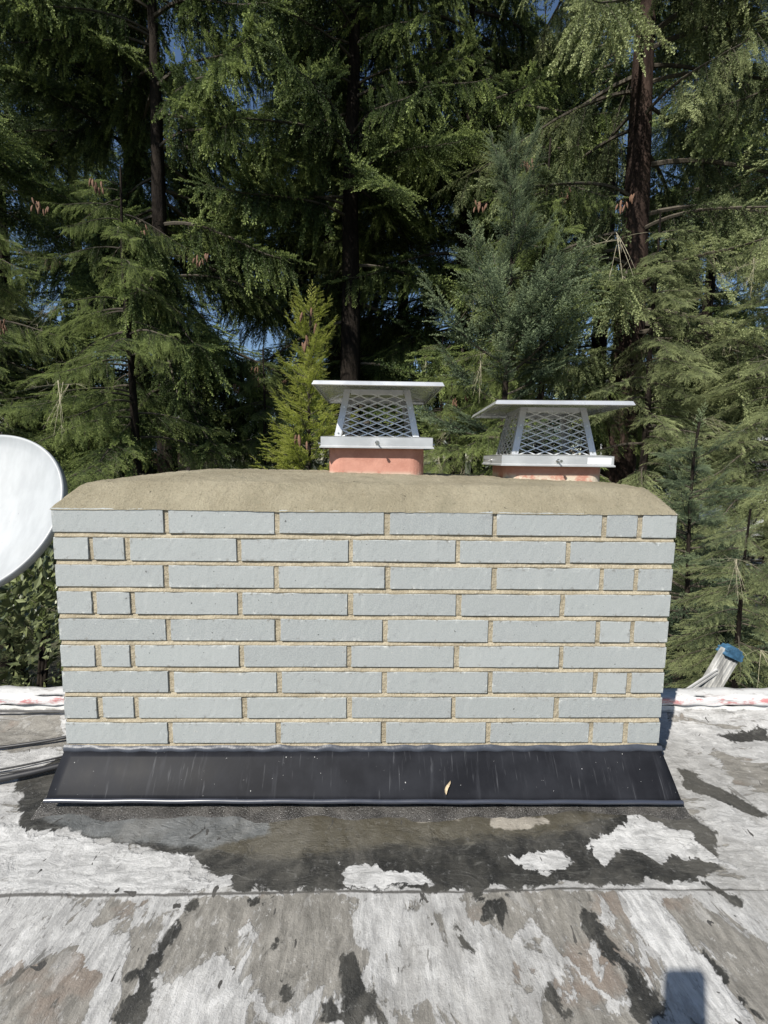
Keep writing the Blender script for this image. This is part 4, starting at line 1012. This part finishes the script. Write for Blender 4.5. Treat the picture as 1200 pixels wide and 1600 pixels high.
hd0 = B((-.05, -1.745, .27), (.072, .085)); hd1 = B((-.05, -1.745, .35), (.074, .088)); hd2 = B((-.05, -1.75, .42), (.05, .06))
wr = cp(-.085, -.155, .065)
body = [[hip, w1, w2, nb, nk, hd0, hd1, hd2]]
arms = {}
for s_, elbow, wrist in ((-1, Vector((-.26, -1.62, -.16)), wr), (1, Vector((.22, -1.72, -.20)), Vector((.10, -1.52, -.30)))):
    sh = B((-.05+s_*.17, -1.78, .07), .052); el = (elbow-person.location, .040); mid_ = ((elbow*.45+wrist*.55)-person.location, .036); ws = (wrist-person.location, .026)
    body.append([nb, sh, el, mid_, ws]); arms[s_] = (sh, el, mid_, ws)
for s_ in (-1, 1):
    hp_ = B((-.05+s_*.10, -1.82, -.40), .085); kn = B((-.05+s_*.13, -1.52, -.765), .058); an_ = B((-.05+s_*.12, -1.93, -.785), .040); toe = B((-.05+s_*.12, -2.06, -.79), .03)
    body.append([hip, hp_, kn, an_, toe])
wv = arms[-1][3]
palm = (cp(-.070, -.118, .036)-person.location, (.020, .030)); body.append([wv, palm])
for k, (dy, ln) in enumerate(((-.082, .9), (-.100, 1.0), (-.118, .95), (-.136, .8))):      # four fingers wrap round the far side of the phone
    k1 = cp(-.072, dy, .030)-person.location; k2 = cp(-.074, dy, .004)-person.location; k3 = cp(-.058, dy-.002, -.0075)-person.location; k4 = cp(-.058+.016*ln, dy-.003, -.0085)-person.location
    body.append([palm, (k1, .010), (k2, .0088), (k3, .0078), (k4, .0068)])
t1 = cp(-.052, -.098, .030)-person.location; t2 = cp(-.034, -.082, .0255)-person.location; body.append([palm, (t1, .0120), (t2, .0095)])
wv = arms[1][3]; pal = (Vector((.11, -1.47, -.335))-person.location, (.020, .032)); body.append([wv, pal])
for k in range(4): a_ = Vector((.08+.020*k, -1.42, -.355))-person.location; body.append([pal, (a_, .009), (a_+Vector((.002, .03+.006*(k in (1, 2)), -.022)), .0080), (a_+Vector((.003, .042+.01*(k in (1, 2)), -.045)), .0068)])
a_ = Vector((.07, -1.46, -.35))-person.location; body.append([pal, (a_, .0105), (a_+Vector((-.012, .028, -.018)), .0085)])
skin_fig('body', body, skm, person)
g_ = lambda v_, d: (v_[0], tuple(x+d for x in v_[1]) if hasattr(v_[1], '__len__') else v_[1]+d)
jack = [[g_(hip, .012), g_(w1, .022), g_(w2, .020), g_(nb, .014)]]
for s_ in (-1, 1): sh, el, mi, ws = arms[s_]; jack.append([g_(nb, .014), g_(sh, .016), g_(el, .014), g_(mi, .012), (mi[0]*.15+ws[0]*.85, .034)])
skin_fig('jacket', jack, jk, person)
tro = []
for s_ in (-1, 1): tro.append([g_(hip, .018), B((-.05+s_*.10, -1.82, -.40), .098), B((-.05+s_*.13, -1.52, -.762), .066), B((-.05+s_*.12, -1.90, -.785), .045)])
skin_fig('jeans', tro, jn, person)
b = MB(); hc_ = L_((-.05, -1.768, .352))
b.grid(lambda u, v: tuple(hc_+Vector((.092*math.cos(u*6.2832)*math.sin(v*1.9), .098*math.sin(u*6.2832)*math.sin(v*1.9), .105*math.cos(v*1.9)))+Vector((0, -.012, .01))*v), 28, 12)
b.build('hair', simple('dark_hair', (.03, .02, .014), .6, 0, .3, 80), person)
for s_ in (-1, 1):
    b = MB(); e_ = L_((-.05+s_*.030, -1.668, .325)); b.grid(lambda u, v: tuple(e_+Vector((math.cos(u*6.2832)*math.sin(v*3.1416), math.sin(u*6.2832)*math.sin(v*3.1416), math.cos(v*3.1416)))*.0115), 12, 8); b.build('eye', simple('eye_white', (.5, .5, .5), .2, 0, .3, 50), person)
b = MB(); n0 = L_((-.05, -1.662, .315)); b.add([n0+Vector(v_) for v_ in ((0, -.006, .02), (-.016, -.004, -.018), (.016, -.004, -.018), (0, .024, -.014))], [(0, 1, 3), (0, 3, 2), (1, 2, 3), (0, 2, 1)]); b.build('nose', skm, person, .003)
b = MB(); b.tube([L_((-.075, -1.666, .265)), L_((-.05, -1.660, .262)), L_((-.025, -1.666, .265))], [.003, .006, .003], 8); b.build('mouth', simple('lips', (.35, .14, .12), .5, 0, .1), person)
for s_ in (-1, 1): b = MB(); b.tube([L_((-.05+s_*.076, -1.75, .335)), L_((-.05+s_*.088, -1.76, .315)), L_((-.05+s_*.078, -1.75, .285))], [.008, .010, .006], 8); b.build('ear', skm, person)
